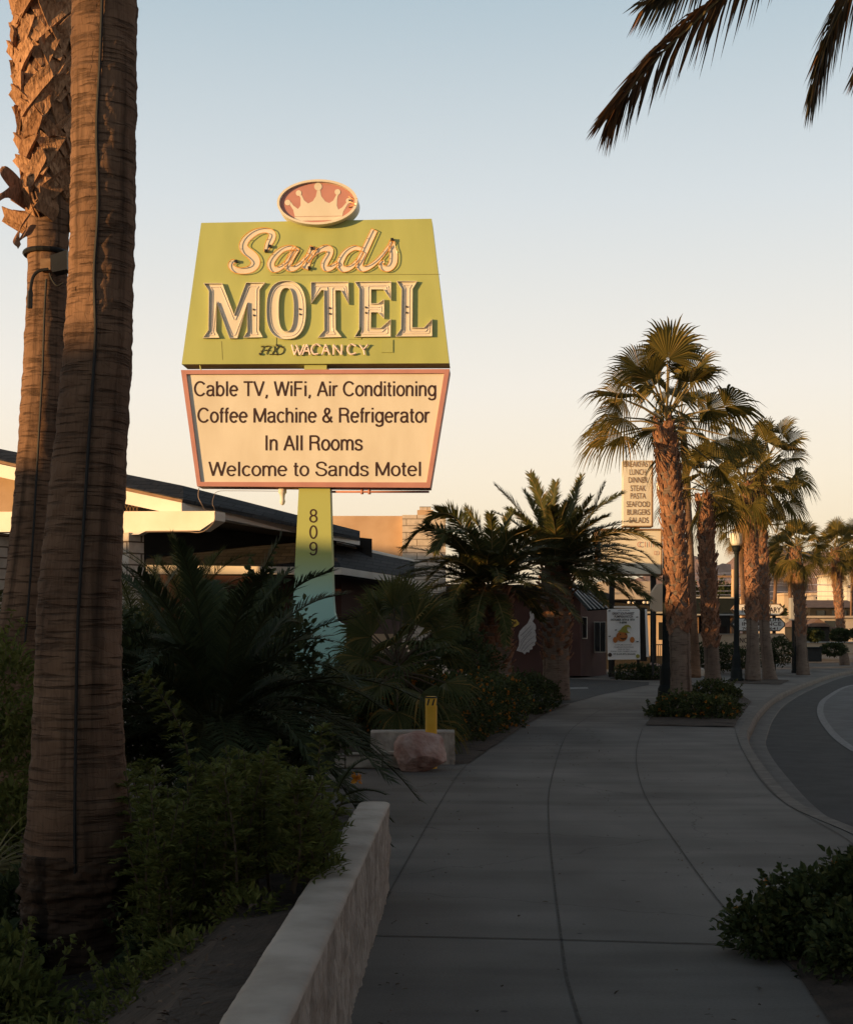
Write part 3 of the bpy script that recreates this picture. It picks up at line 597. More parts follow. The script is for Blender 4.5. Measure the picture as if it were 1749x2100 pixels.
# small neon word and the blacked-out one beside it
def stroke_word(mb, glyphs, r, off):
    for g in glyphs: mb.tube([S(*Z6(*p), off) for p in spline([V((*q, 0)) for q in g], max(6, len(g) * 4)) for p in [(p.x, p.y)]] if len(g) > 2 else [S(*Z6(*q), off) for q in g], r, 6)
VAC = [[(695, 480), (715, 552)], [(715, 552), (735, 500)], [(735, 500), (752, 552)], [(752, 552), (782, 480)], [(770, 550), (800, 478)], [(800, 478), (822, 550)], [(780, 524), (815, 524)],
       [(895, 492), (872, 478), (842, 490), (834, 520), (850, 545), (880, 542)], [(905, 550), (930, 478)], [(930, 478), (958, 550)], [(912, 524), (950, 524)],
       [(985, 550), (985, 480)], [(985, 480), (1040, 550)], [(1040, 550), (1042, 480)], [(1140, 490), (1112, 478), (1086, 494), (1084, 525), (1105, 546), (1140, 538)],
       [(1165, 480), (1192, 515)], [(1225, 478), (1192, 515)], [(1192, 515), (1200, 550)], [(735, 500), (725, 482)]]
mb = MB(); stroke_word(mb, VAC, .015, .035); o = mb.build('neon_word', M['neon_pink'], sign)
mb = MB()
for x, y in ((712, 520), (800, 500), (860, 480), (930, 500), (1010, 515), (1100, 480), (1190, 512), (1222, 480)): mb.tube([S(*Z6(x, y), 0), S(*Z6(x, y), .06)], .006, 5)
mb.build('tube_support', M['neon_dark'], o)
OFF = [[(612, 492), (640, 505), (630, 535), (600, 545), (585, 520), (600, 495), (620, 490), (636, 492)], [(590, 548), (560, 540), (575, 515), (572, 488)], [(520, 545), (528, 520), (548, 490)], [(508, 492), (530, 488), (552, 492)], [(505, 518), (525, 515), (545, 520)], [(475, 545), (490, 520), (500, 492)], [(480, 492), (500, 488)], [(478, 522), (495, 520)], [(600, 545), (540, 545)]]
mb = MB(); stroke_word(mb, OFF, .007, .012); mb.build('dark_neon_word', M['neon_dark'], sign)
for x, y in ((475, 543), (592, 482)): mb = MB(); mb.tube([S(*Z6(x, y), 0), S(*Z6(x, y), .04)], .018, 8); mb.build('tube_socket', M['neon_dark'], sign)

# neck, lower cabinet
mb = MB(); mb.prism([S(623, 742, -.06), S(669, 742, -.06), S(669, 762, -.06), S(623, 762, -.06)], -SN * .30); mb.build('neck', M['green'], sign)
LB = [(373, 760), (922, 758), (882, 1001), (406, 998)]; LI = [(384, 768.5), (911, 766.5), (875, 990), (413, 989)]
mb = MB(); mb.prism([S(*p, .0) for p in LB], -SN * .36)
for i in range(4):
    j = (i + 1) % 4; A, B, C_, D_ = [S(*p, .001) for p in (LB[i], LB[j], LI[j], LI[i])]; f = SN * .05
    mb.add([A, B, C_, D_, A + f, B + f, C_ + f, D_ + f], [(4, 5, 6, 7), (0, 1, 5, 4), (3, 7, 6, 2), (0, 4, 7, 3), (1, 2, 6, 5)])
lower = mb.build('notice_board', M['salmon'], sign)
mb = MB(); mb.prism([S(*p, .012) for p in LI], -SN * .008); mb.build('board_face', M['cream'], lower)
for s_, x0, x1, base, cap in (("Cable TV, WiFi, Air Conditioning", 398.5, 894.5, 812.8, 30.5), ("Coffee Machine & Refrigerator", 405.5, 883, 867, 30.5), ("In All Rooms", 545, 744, 924, 31), ("Welcome to Sands Motel", 428, 863, 976.6, 29.5)):
    mb = MB(); grotesk(mb, s_, x0, x1, base, cap, S, .0155, .112 if s_[0] == "W" else .125); mb.build('lettering', M['brown'], lower)
# pole
LEFT = [(612, 1000), (607, 1100), (602, 1200), (598, 1290), (594, 1420), (590, 1520)]
RIGHT = [(676, 1000), (680, 1150), (682, 1230), (684, 1255), (688, 1268), (695, 1277), (706, 1281), (706, 1520)]
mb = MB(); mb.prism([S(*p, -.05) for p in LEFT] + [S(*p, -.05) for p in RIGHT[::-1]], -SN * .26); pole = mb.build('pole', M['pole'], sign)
for ch, y in (('8', 1071), ('0', 1104.5), ('9', 1138.5)):
    mb = MB(); grotesk(mb, ch, 633.5, 650.5, y, 27.5, S, -.047, .11); mb.build('house_number', M['brown'], pole)
# lamp fixture, conduit and loose wires under the board
mb = MB(); c = S(577, 1004, -.12); mb.lathe(c + V((0, 0, -.06)), [(.065, .08), (.065, .02), (.045, .0), (.035, -.07), (.04, -.09), (.045, -.12), (.03, -.16), (.005, -.175)], 14); mb.build('spotlight', M['white'], sign, smooth=True)
mb = MB(); mb.tube([S(679, 1007, -.12), S(879, 1007, -.12)], .018, 8); 
for x in (741, 756): mb.tube([S(x, 1001, -.12), S(x, 1012, -.12)], .024, 8)
mb.build('conduit', M['salmon'], sign, smooth=True)
mb = MB(); mb.tube(spline([S(408, 1000, -.02), S(407, 1018, 0), S(413, 1032, 0), S(418, 1045, -.1)], 16), .008, 5); mb.tube(spline([S(575, 1006, -.1), S(480, 1006, -.05), S(447, 1008, 0), S(439, 1020, .02), S(436, 1034, 0), S(439, 1040, 0), S(440, 1052, -.1)], 30), .004, 5)
mb.build('loose_wire', M['wire'], sign)
mb = MB(); mb.tube([S(409, 746, -.06), S(411, 760, -.06)], .012, 6); mb.build('hanging_cable', M['green'], sign)

# ------------------------------------------------------------------ motel
motel = thing('motel_building', D(500, 1300, 27), 'low motel with dark shingle roofs, white beams and a deep shaded porch', 'building')
def quad3(mb, pts, thick, m=0):                       # slab: four points, thickness straight down
    return mb.prism(pts, (0, 0, -thick), m)
YA, YC, YB = 27.0, 24.6, 32.0                          # left end, porch corner, right end of the upper roof
def roofline(px, top): 
    return D(px, top, YA + (YC - YA) * (px + 150) / 526 if px <= 376 else YC + (YB - YC) * (px - 376) / (738 - 376))
eL, eC, eR = roofline(-150, 910), roofline(376, 1023), roofline(738, 1103)
tL, tC, tR = D(-150, 890, YA + 1.2), D(376, 996, YC + 1.2), D(738, 1089, YB + .6)
bL, bC, bR = V((tL.x, 37, 4.7)), V((tC.x, 37, 4.35)), V((tR.x - .3, 37, tR.z))
mb = MB()
mb.add([eL, eC, tC, tL, bL, bC, eR, tR, bR], [(0, 1, 2, 3), (3, 2, 5, 4), (1, 6, 7, 2), (2, 7, 8, 5)])
dn = V((0, 0, -.07)); mb.add([eL, eC, eR, eL + dn, eC + dn, eR + dn], [(3, 4, 1, 0), (4, 5, 2, 1)])
mb.build('upper_roof', M['shingle'], motel)
# ceiling under the roof
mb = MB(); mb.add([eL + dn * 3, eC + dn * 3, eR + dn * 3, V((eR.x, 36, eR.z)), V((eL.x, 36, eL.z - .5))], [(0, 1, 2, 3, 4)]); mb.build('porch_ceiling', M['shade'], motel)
def board(name, pts, thick, mt, depth=.06):            # pts: pixel outline with depth per point
    m_ = MB(); P3 = [D(x, y, Y) for x, y, Y in pts]; nrm = (P3[1] - P3[0]).cross(P3[-1] - P3[0]).normalized()
    if nrm.y < 0: nrm = -nrm
    m_.prism(P3, nrm * depth); return m_.build(name, mt, motel)
def yl(px): return roofline(px, 0).y
# sunlit sloping rake board, shadow board above it, beam with cut end, pier
board('rake_trim', [(-150, 912, yl(-150) - .02), (374, 1025, yl(374) - .02), (374, 1031, yl(374) - .02), (-150, 918, yl(-150) - .02)], .1, M['wood'], .1)
board('rake_board', [(-150, 920, yl(-150) - .05), (373, 1031, yl(373) - .05), (373, 1052, yl(373) - .05), (345, 1052, yl(345) - .05), (-150, 946, yl(-150) - .05)], .1, M['white'], .1)
board('eave_board', [(377, 1030, yl(377) + .02), (608, 1073, yl(608) + .02), (738, 1109, yl(738) + .02), (738, 1118, yl(738) + .02), (608, 1093, yl(608) + .02), (440, 1066, yl(440) + .02), (377, 1052, yl(377) + .02)], .1, M['white'])
board('beam', [(-150, 1050, 26.2), (441, 1048, 23.9), (441, 1067, 23.9), (410, 1088, 24.02), (-150, 1092, 26.2)], .3, M['white'], .35)
mb = MB(); mb.tube(spline([D(300, 1090.5, 24.3), D(380, 1090, 24.05), D(408, 1092, 23.9), D(425, 1085, 23.85), D(440, 1068, 23.8), D(441, 1050, 23.85)], 24), .008, 5); mb.build('beam_wire', M['wire'], motel)
# lattice and gable post in the triangular opening
mb = MB()
for i in range(9):
    x = 322 - 72 + i * 7
    for a, b in ((0, 7), (7, 0)): mb.tube([D(x + a, 1036, 25.6), D(x + b, 1052, 25.6)], .008, 4)
mb.build('lattice', M['wood'], motel)
mb = MB(); mb.pbox(244, 1002, 253, 1052, 25.3, .12); mb.build('gable_post', M['white'], motel)
mb = MB(); mb.pbox(-160, 955, 32, 1050, 26.8, .1); mb.build('gable_wall', M['plaster'], motel)
Mz = Matrix.Translation(D(267, 1300, 24.6)) @ Matrix.Rotation(R(-38), 4, 'Z')
mb = MB(); mb.box(-.17, .17, -.17, .17, -1.6, CAMH - 0 + (HOR - 1094) / FPX * 24.6 - CAMH, M=Mz); mb.build('pier', M['pier'], motel)
Mz = Matrix.Translation(D(-20, 1300, 26.0)) @ Matrix.Rotation(R(-38), 4, 'Z')
mb = MB(); mb.box(-.3, .3, -.3, .3, -1.6, 1.85, M=Mz); mb.build('pier', M['pier'], motel)
mb = MB(); mb.prism([D(251, 1089, 24.5), D(300, 1089, 24.3), D(285, 1096, 24.3), D(251, 1097, 24.5)], (0, .3, 0)); mb.build('beam_bracket', M['white'], motel)
# shaded back walls of the porch
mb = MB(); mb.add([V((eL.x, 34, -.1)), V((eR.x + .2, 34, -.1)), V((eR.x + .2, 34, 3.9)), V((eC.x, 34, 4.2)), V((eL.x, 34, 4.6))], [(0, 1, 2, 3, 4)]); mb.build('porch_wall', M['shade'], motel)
# lower roof with pale flashing and its own eave board
YD, YE, YF = 30.0, 29.6, 38.0
e0, e1, e2 = D(300, 1158, YD), D(700, 1163, YE), D(850, 1187, YF - 3)
t0, t1, t2 = D(300, 1138, YD + 3), D(672, 1108, YE + 3.4), D(850, 1150, YF + .2)
mb = MB(); mb.add([e0, e1, t1, t0, e2, t2], [(0, 1, 2, 3), (1, 4, 5, 2)]); mb.build('lower_roof', M['shingle'], motel)
def bd(name, pts, mt, d=.08):
    m_ = MB(); P3 = [D(*p) for p in pts]; m_.prism(P3, V((0, d, 0))); return m_.build(name, mt, motel)
bd('lower_eave_board', [(300, 1158.5, YD), (700, 1163.5, YE), (700, 1178, YE), (300, 1177, YD)], M['white'])
bd('lower_eave_board', [(700.5, 1163.5, YE), (850, 1187.5, YF - 3), (850, 1200, YF - 3), (700.5, 1178, YE)], M['white'])
mb = MB(); mb.prism([D(690, 1112, YE + 3.2), D(850, 1149, YF), D(850, 1153, YF), D(690, 1117, YE + 3.2)], (0, .1, .02)); mb.build('roof_flashing', M['white'], motel)
mb = MB(); mb.add([V((e0.x, YD + 1.6, -.1)), D(700, 1300, YE + 1.6), D(850, 1300, YF), D(850, 1190, YF), D(700, 1165, YE + 1.6), V((e0.x, YD + 1.6, e0.z))], [(0, 1, 4, 5), (1, 2, 3, 4)])
mb.build('lower_wall', M['maroon'], motel)
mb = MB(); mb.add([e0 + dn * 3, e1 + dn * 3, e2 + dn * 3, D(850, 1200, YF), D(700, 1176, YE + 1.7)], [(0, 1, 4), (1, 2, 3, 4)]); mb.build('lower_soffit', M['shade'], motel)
# back block with chimney stack
back = thing('block_house', D(770, 1300, 42), 'flat tan building with a pale brick chimney stack behind the motel roofs', 'building')
mb = MB(); mb.pbox(640, 1058, 826, 1320, 42, 5); mb.build('wall', M['plaster'], back)
mb = MB(); mb.pbox(825, 1056, 914, 1320, 41.6, 1.3); ch = mb.build('chimney_stack', M['blockwall'], back)
mb = MB(); c = D(872, 1056, 42.2); mb.box(c.x - .24, c.x + .24, 42.0, 42.5, c.z - .02, c.z + .13); mb.build('flue_base', M['plaster'], ch)
mb = MB(); mb.box(c.x - .17, c.x + .17, 42.06, 42.44, c.z + .13, c.z + .24); mb.build('flue_cap', M['blockwall'], ch)

# ------------------------------------------------------------------ plants: builders
def fan_leaf(mb, hub, d, up, Rr, rng, N=34, A=100, droop=.35, m=0, fold=.25):
    d = d.normalized(); s = d.cross(up); s = s.normalized() if s.length > 1e-4 else V((1, 0, 0)); u = s.cross(d).normalized()
    A = R(A); da = 2 * A / N
    for i in range(N):
        a = -A + da * (i + .5); ca, sa = math.cos(a), math.sin(a)
        L = Rr * (.74 + .26 * math.cos(a * .8)) * rng.uniform(.9, 1.06)
        dr = d * ca + s * sa; sd = -d * sa + s * ca; lift = u * (abs(sa) * fold); dr = (dr + lift).normalized()
        vs = []
        fr = rng.uniform(.7, 1.3)
        for t, wf in ((.04, 1), (.3, 1), (.55, .92), (.78, .48), (1, .06)):
            r = L * t; w_ = min(r * da, Rr * .55 * da) * .5 * wf
            z = -droop * fr * Rr * (max(0, t - .45) / .55) ** 2 * .8
            bend = (sd * rng.uniform(-.01, .01) * L) if t > .9 else V((0, 0, 0))
            p = hub + dr * r * (1 - .12 * max(0, t - .5)) + V((0, 0, z)) + bend
            k = w_ * .45
            vs += [p - sd * w_ + u * k, p - u * k * .6, p + sd * w_ + u * k]
        fs = []
        for q in range(4):
            b = q * 3; fs += [(b, b + 1, b + 4, b + 3), (b + 1, b + 2, b + 5, b + 4)]
        mb.add(vs, fs, m)

def fan_crown(c, n, pet, Rr, rng, emax=85, emin=-50, N=34, dead=0, axis=None, droop=.35, gap=None):
    mb = MB(); pt = MB(); dd = MB()
    ax = (axis or V((0, 0, 1))).normalized(); q = V((0, 0, 1)).rotation_difference(ax)
    for i in range(n + dead):
        isd = i >= n
        f = (i + .5) / n if not isd else 1
        e = emax + (emin - emax) * f ** .9 + rng.uniform(-8, 8) if not isd else rng.uniform(-80, -55)
        az = i * 2.39996 + rng.uniform(-.3, .3); er = R(e)
        d = q @ V((math.cos(az) * math.cos(er), math.sin(az) * math.cos(er), math.sin(er)))
        pl = pet * rng.uniform(.75, 1.15); base = c + d * .08 + V((0, 0, -.35 * f))
        sag = V((0, 0, -.22 * pl * max(0, math.cos(er))))
        hub = base + d * pl + sag; mid = base + d * pl * .5 + sag * .3
        if gap and gap(az, e): continue                # a stretch of the crown that has lost its leaves
        (dd if isd else pt).tube([base, mid, hub], [.022 * Rr + .006, .016 * Rr + .004, .010 * Rr + .003], 5)
        dl = (d + V((0, 0, -.35 - .25 * f))).normalized()
        upv = V((0, 0, 1)) + d * .25 + V((rng.uniform(-1, 1), rng.uniform(-1.3, 1.3), 0)) * (1.2 - .5 * f)
        fan_leaf(dd if isd else mb, hub, dl if not isd else (d + V((0, 0, -1))).normalized(), upv, Rr * rng.uniform(.8, 1.08) * (.8 if isd else 1), rng, N, rng.uniform(75, 115) if not isd else 45, droop + .35 * f + (.2 if isd else 0))
    return mb, pt, dd

def frond(mb, path, rng, lf=.35, n=60, ang=48, wid=.014, vee=.35, start=.12, m=0, droop=.15, rach=.012, rmb=None, taper=.35, scat=0.0, roll=0.0):
    P_ = spline(path, 24); N_ = len(P_) - 1
    (rmb or mb).tube(P_, [rach * (1 - .8 * i / N_) + .002 for i in range(N_ + 1)], 4, m)
    for k in range(n):
        for sg in (-1, 1):
            s = start + (1 - start) * (k + rng.uniform(.1, .9)) / n; x = s * N_; j = min(int(x), N_ - 1); p = P_[j].lerp(P_[j + 1], x - j)
            t = (P_[j + 1] - P_[j]).normalized(); up = V((0, 0, 1)) - t * t.z
            if up.length < .08: up = V((0, -1, 0)) - t * t.y
            up.normalize()
            if roll: up = Matrix.Rotation(roll, 3, t) @ up
            sd = t.cross(up) * sg
            a = R(ang * (1 - .35 * s) + rng.uniform(-9, 9))
            up = (up + V((rng.uniform(-1, 1), rng.uniform(-1, 1), rng.uniform(-1, 1))) * scat).normalized(); L = lf * (math.sin(math.pi * min(1, .22 + .62 * s)) ** .7) * (1 - taper * s) * rng.uniform(.8, 1.12)
            d = (t * math.cos(a) + sd * math.sin(a) + up * (vee + rng.uniform(-.15, .2))).normalized()
            wv = d.cross(up).normalized() * wid * rng.uniform(.75, 1.2)
            m1 = p + d * L * .45 + V((0, 0, -droop * L * .15)); tip = p + d * L + V((0, 0, -droop * L))
            mb.add([p - wv * .35, p + wv * .35, m1 + wv * .5, m1 - wv * .5, tip], [(0, 1, 2, 3), (3, 2, 4)], m)

def arc(base, az, e, L, g, n=7, twist=0):
    d = V((math.cos(az) * math.cos(e), math.sin(az) * math.cos(e), math.sin(e))); p = V(base); out = [p.copy()]
    for i in range(n):
        d = (d + V((0, 0, -g / n)) + V((-math.sin(az), math.cos(az), 0)) * twist / n).normalized(); p = p + d * L / n; out.append(p.copy())
    return out

def feather_crown(c, n, L, rng, emax=85, emin=-25, lf=.35, nl=55, g=1.1, wid=.014, ang=48, vee=.35, rach=.014, fp=.85, skip=None):
    mb = MB(); rm = MB()
    for i in range(n):
        f = (i + .5) / n; e = R(emax + (emin - emax) * f ** fp + rng.uniform(-7, 7)); az = i * 2.39996 + rng.uniform(-.3, .3)
        if skip and skip(az, e): continue              # pruned side of the crown
        l = L * rng.uniform(.85, 1.1) * (.75 + .25 * min(1, f * 2.5))
        b = V(c) + V((math.cos(az), math.sin(az), 0)) * .12 + V((0, 0, -.3 * f))
        frond(mb, arc(b, az, e, l, g * rng.uniform(.7, 1.25), twist=rng.uniform(-.25, .25)), rng, lf, nl, ang, wid, vee, rmb=rm, rach=rach)
    return mb, rm

def leaf(mb, p, d, up, L, W, m=0):
    d = d.normalized(); s = d.cross(up); s = s.normalized() if s.length > 1e-4 else V((1, 0, 0)); u = s.cross(d); r = u * W * .4
    a, b = p + d * L * .28, p + d * L * .66 - u * L * .04
    mb.add([p, a - s * W + r, a, a + s * W + r, b - s * W * .8 + r, b, b + s * W * .8 + r, p + d * L - u * L * .16], [(0, 1, 2), (0, 2, 3), (1, 4, 5, 2), (2, 5, 6, 3), (4, 7, 5), (5, 7, 6)], m)
def rdir(rng):
    z = rng.uniform(-1, 1); a = rng.uniform(0, 6.2832); r = math.sqrt(1 - z * z); return V((r * math.cos(a), r * math.sin(a), z))

def bush(blobs, n, size, rng, wfac=.35, shell=.55, stems=True, flowers=0, fsize=.02, rough=.35, sprigs=0):
    """leaves spread through several rough lobes; returns foliage, blossoms, stems"""
    lm, fm, sm = MB(), MB(), MB(); vol = [b[1] * b[2] * b[3] for b in blobs]; tot = sum(v ** .67 for v in vol)
    for (c, rx, ry, rz), vv in zip(blobs, vol):
        c = V(c)
        def pt(rmin=shell):
            d = rdir(rng)
            k = (rmin + (1 - rmin) * rng.random() ** .6) * (1 + rough * noise.noise(d * 2.3 + c * 3) + .18 * noise.noise(d * 6 + c * 5))
            return d, c + V((d.x * rx, d.y * ry, d.z * rz)) * k
        for i in range(int(n * vv ** .67 / tot)):
            d, p = pt()
            if p.z < .02: continue
            leaf(lm, p, d + rdir(rng) * .9 + V((0, 0, .35)), V((0, 0, 1)) + rdir(rng) * .7, size * rng.uniform(.4, 1.5), size * wfac * rng.uniform(.55, 1.35))
        for i in range(int(flowers * vv ** .67 / tot)):
            d, p = pt(.9)
            if p.z < .03: continue
            for k in range(6):
                q = p + rdir(rng) * fsize * .55; leaf(fm, q, rdir(rng) + V((0, -.4, .5)), rdir(rng), fsize, fsize * .5)
        for i in range(max(3, int(9 * rx))):
            d, p = pt(.5); sm.tube(spline([V((c.x + rng.uniform(-.1, .1), c.y, max(0, c.z - rz))), (c + p) / 2 + rdir(rng) * .04, p], 5), [.008, .007, .006, .005, .004, .003], 4)
        for i in range(sprigs):
            d, p = pt(.85); d.z = abs(d.z) + .4; L = rng.uniform(.5, 1.1) * size * 3.2
            bend = rdir(rng) * .3; pts_ = [p - d * L * .3 + (d * (1.3 * q / 8) + bend * (q / 8) ** 2 * .5) * L for q in range(9)]; sm.tube(pts_, [.0035 - .0003 * q for q in range(9)], 4)
            for q in range(1, 9):
                for h in range(3): leaf(lm, pts_[q], d * .5 + rdir(rng), V((0, 0, 1)) + rdir(rng) * .6, size * rng.uniform(.6, 1.05) * (1.1 - .05 * q), size * wfac * .9)
    return lm, fm, sm

def sprig_stem(lm, sm, path, rng, L=.09, W=.016, gap=.03, spread=.16):
    P_ = spline(path, 40); sm.tube(P_, [.009 - .006 * i / 40 for i in range(41)], 4)
    tot = sum((P_[i + 1] - P_[i]).length for i in range(40)); n = int(tot / gap)
    for k in range(n):
        s = .12 + .88 * k / n; x = s * 40; j = min(int(x), 39); p = P_[j].lerp(P_[j + 1], x - j); t = (P_[j + 1] - P_[j]).normalized()
        az = k * 2.4; o = t.orthogonal().normalized(); b = t.cross(o); sd = o * math.cos(az) + b * math.sin(az)
        ln_ = spread * (1 - .6 * s) * rng.uniform(.6, 1.2)           # short side stalk with leaflets
        for q in range(7):
            pp = p + (sd + t * .6).normalized() * ln_ * q / 6 + V((0, 0, -.03 * (q / 6) ** 2))
            for sg in (-1, 1): leaf(lm, pp, sd * .8 + t * .7 + t.cross(sd) * sg * .9 + rdir(rng) * .25, V((0, 0, 1)) + rdir(rng) * .4, L * rng.uniform(.55, 1.0), W)

def trunk(path, rng, rings=160, seg=40, amp=.008, zf=16):
    """bark tube along (point, radius) stations; keeps bark coordinates for the material"""
    P_, rr = even(path, rings)
    vs, fs, bc = [], [], []; o = V((rng.uniform(0, 50), 0, 0)); acc = 0
    for i, p in enumerate(P_):
        if i: acc += (p - P_[i - 1]).length
        for j in range(seg):
            a = 2 * math.pi * j / seg; d = V((math.cos(a), math.sin(a), 0))
            k = rr[i] + amp * (noise.noise(V((d.x * 2, d.y * 2, acc * zf)) + o) + .8 * noise.noise(V((d.x * 9, d.y * 9, acc * 30)) + o) + .22 * math.sin(acc * 61 + 5 * noise.noise(V((d.x, d.y, acc * 3)))) + .55 * noise.noise(V((d.x * 16, d.y * 16, acc * 70)) + o))
            vs.append(p + d * k); bc.append((a * rr[len(rr) // 2], 0, acc))
    for i in range(rings):
        for j in range(seg): fs.append((i * seg + j, i * seg + (j + 1) % seg, (i + 1) * seg + (j + 1) % seg, (i + 1) * seg + j))
    fs += [tuple(range(seg - 1, -1, -1)), tuple(rings * seg + j for j in range(seg))]
    mb = MB(); mb.add(vs, fs); mb.bc = bc; return mb
def build_trunk(mb, name, m_, parent):
    o = mb.build(name, m_, parent, smooth=True); at = o.data.attributes.new('barkco', 'FLOAT_VECTOR', 'POINT')
    at.data.foreach_set('vector', [x for p in mb.bc for x in p]); return o

def boots(path, s0, s1, rng, rows, per, L, W, tilt=28, out=30, th=.012, split=True, jit=.2):
    """cut leaf bases spiralling round a trunk between the stations s0 and s1 (0..1)"""
    P_, rr = even(path, 60); mb = MB()
    for i in range(rows):
        s = s0 + (s1 - s0) * (i + .5) / rows
        for k in range(per):
            ss = min(.999, max(0, s + rng.uniform(-.5, .5) * (s1 - s0) / rows)); x = ss * 60; j = min(int(x), 59)
            p = P_[j].lerp(P_[j + 1], x - j); r = rr[j]
            a = 2 * math.pi * (k + (i % 2) * .5 + rng.uniform(-jit, jit)) / per; n = V((math.cos(a), math.sin(a), 0)); tg = V((-n.y, n.x, 0))
            tl = R(tilt) * (1 if (i + k) % 2 else -1) * rng.uniform(.5, 1.3); oo = R(out) * rng.uniform(.4, 1.4)
            ax = (V((0, 0, 1)) * math.cos(tl) + tg * math.sin(tl)); ax = (ax * math.cos(oo) + n * math.sin(oo)).normalized(); sd = ax.cross(n).normalized()
            nn_ = sd.cross(ax).normalized(); nn_ = nn_ if nn_.dot(n) > 0 else -nn_
            l = L * rng.uniform(.6, 1.15); w_ = W * rng.uniform(.8, 1.15); b = p + n * (r - .012)
            vs = []
            for t, wf in ((0, 1.15), (.35, .95), (.75, .8), (1, .72)):
                q = b + ax * l * t + nn_ * (.035 * l * math.sin(t * 3.1)); e = sd * w_ * .5 * wf; c = nn_ * w_ * .16; tt = nn_ * th
                notch = -ax * l * (.13 if (t == 1 and split) else 0)
                vs += [q - e, q + c * (1 - t * .6) + notch, q + e, q + e - tt, q + c * (1 - t * .6) - tt + notch, q - e - tt]
            fs = []
            for g in range(3):
                o = g * 6
                for h in range(6): fs.append((o + h, o + (h + 1) % 6, o + 6 + (h + 1) % 6, o + 6 + h))
            fs += [(18, 19, 22, 23), (19, 20, 21, 22)]
            mb.add(vs, fs)
    return mb

def straps(path, s0, s1, rng, rows, per, L, W, tilt=36, lift=.05, th=.016):
    """split leaf bases lying criss-cross round a trunk, free at their upper ends"""
    P_, rr = even(path, 60); mb = MB()
    for i in range(rows):
        for k in range(per):
            for sg in (-1, 1):
                s = s0 + (s1 - s0) * (i + .5 + rng.uniform(-.35, .35)) / rows; x = min(59.99, s * 60); j = int(x); p = P_[j].lerp(P_[j + 1], x - j); r = rr[j]
                a0 = 2 * math.pi * (k + (i % 2) * .5 + rng.uniform(-.12, .12)) / per; tl = R(tilt * rng.uniform(.6, 1.3)) * sg
                l = L * rng.uniform(.7, 1.15); w_ = W * rng.uniform(.8, 1.2); lf = lift * rng.uniform(.3, 1.5); vs = []; nt = 6
                for q in range(nt + 1):
                    t = q / nt; a = a0 + math.sin(tl) * l * t / r; z = math.cos(tl) * l * t; n = V((math.cos(a), math.sin(a), 0)); tg = V((-n.y, n.x, 0))
                    sd = tg * math.cos(tl) - V((0, 0, 1)) * math.sin(tl); c = p + V((0, 0, z)) + n * (r + .006 + .012 * (sg > 0) + lf * max(0, t - .45) ** 1.5 * 2.4)
                    h = w_ * .5 * (1.25 - .45 * t) * (1 if q < nt else .8); cup = n * w_ * .12
                    ex = (V((0, 0, 1)) * math.cos(tl) + tg * math.sin(tl)) * (rng.uniform(-.03, .03) if q == nt else 0)
                    vs += [c - sd * h + cup + ex, c, c + sd * h + cup - ex, c + sd * h + cup - n * th - ex, c - n * th, c - sd * h + cup - n * th + ex]
                fs = []
                for g in range(nt):
                    o = g * 6
                    for h_ in range(6): fs.append((o + h_, o + (h_ + 1) % 6, o + 6 + (h_ + 1) % 6, o + 6 + h_))
                o = nt * 6; fs += [(o, o + 1, o + 4, o + 5), (o + 1, o + 2, o + 3, o + 4)]; mb.add(vs, fs)
    return mb
def px_path(rows, Y):                                  # rows of (centre px, py, width px) at depth Y -> stations for a trunk
    return [(D(x, y, Y), w_ / FPX * Y / 2) for x, y, w_ in rows]

# ------------------------------------------------------------------ the two big palms at the left edge
rng = random.Random(5)
def cable_on(path, dx, Y, name='cable', rad=.012):
    pass
YP = 6.7
pa = [(D(218, -1500, YP), 60 / FPX * YP), (D(216, -600, YP), 62 / FPX * YP)] + px_path([(215, -60, 131), (214, 200, 129), (210, 480, 131), (202, 700, 135), (188, 900, 146), (169, 1150, 160), (163, 1290, 172), (161, 1500, 182), (163, 1600, 196), (164, 1690, 212), (164, 1760, 216), (166, 1900, 212), (168, 2060, 220), (168, 2160, 226)], YP)
pa = pa[::-1]
palm_a = thing('fan_palm', V((pa[0][0].x, YP, 0)), 'thick bare fan palm trunk nearest the camera, with a dark cable running down it', 'palm tree')
ta = trunk(pa, rng, 520, 84, .007, 13); build_trunk(ta, 'trunk', M['bark'], palm_a)
rt = px_path([(170, 2170, 236), (169, 2060, 232), (167, 1900, 224), (165, 1800, 224), (164, 1742, 218)], YP); build_trunk(trunk([(p, r + .012) for p, r in rt], rng, 130, 84, .022, 9), 'root_mass', M['roots'], palm_a)
lm, pt, _ = fan_crown(D(218, -1600, YP), 30, 1.0, .85, rng, 80, -40, 26); lm.build('crown', M['fan'], palm_a); pt.build('leaf_stalks', M['petiole'], palm_a)
pb = [(D(96, -1100, 10.9), 54 / FPX * 10.9), (D(96, -600, 10.9), 56 / FPX * 10.9)] + px_path([(96, -60, 116), (96, 200, 110), (98, 330, 96), (99, 480, 84), (97, 600, 80), (86, 900, 92), (66, 1150, 96), (50, 1290, 100), (38, 1420, 104), (26, 1560, 116), (20, 1680, 132)], 10.9)
pb = pb[::-1]
palm_b = thing('fan_palm', pb[0][0], 'farther left palm trunk with criss-cross cut leaf bases high up, behind the thick bare trunk', 'palm tree')
tb_ = trunk(pb, rng, 360, 64, .007, 14); build_trunk(tb_, 'trunk', M['bark'], palm_b)
straps(pb, .45, .80, rng, 22, 5, .40, .12, 36, .06, .026).build('leaf_bases', M['boot'], palm_b)
sk = boots(pb, .435, .458, rng, 2, 7, .22, .17, 65, 40, .01); sk.build('torn_leaf_bases', M['boot'], palm_b)
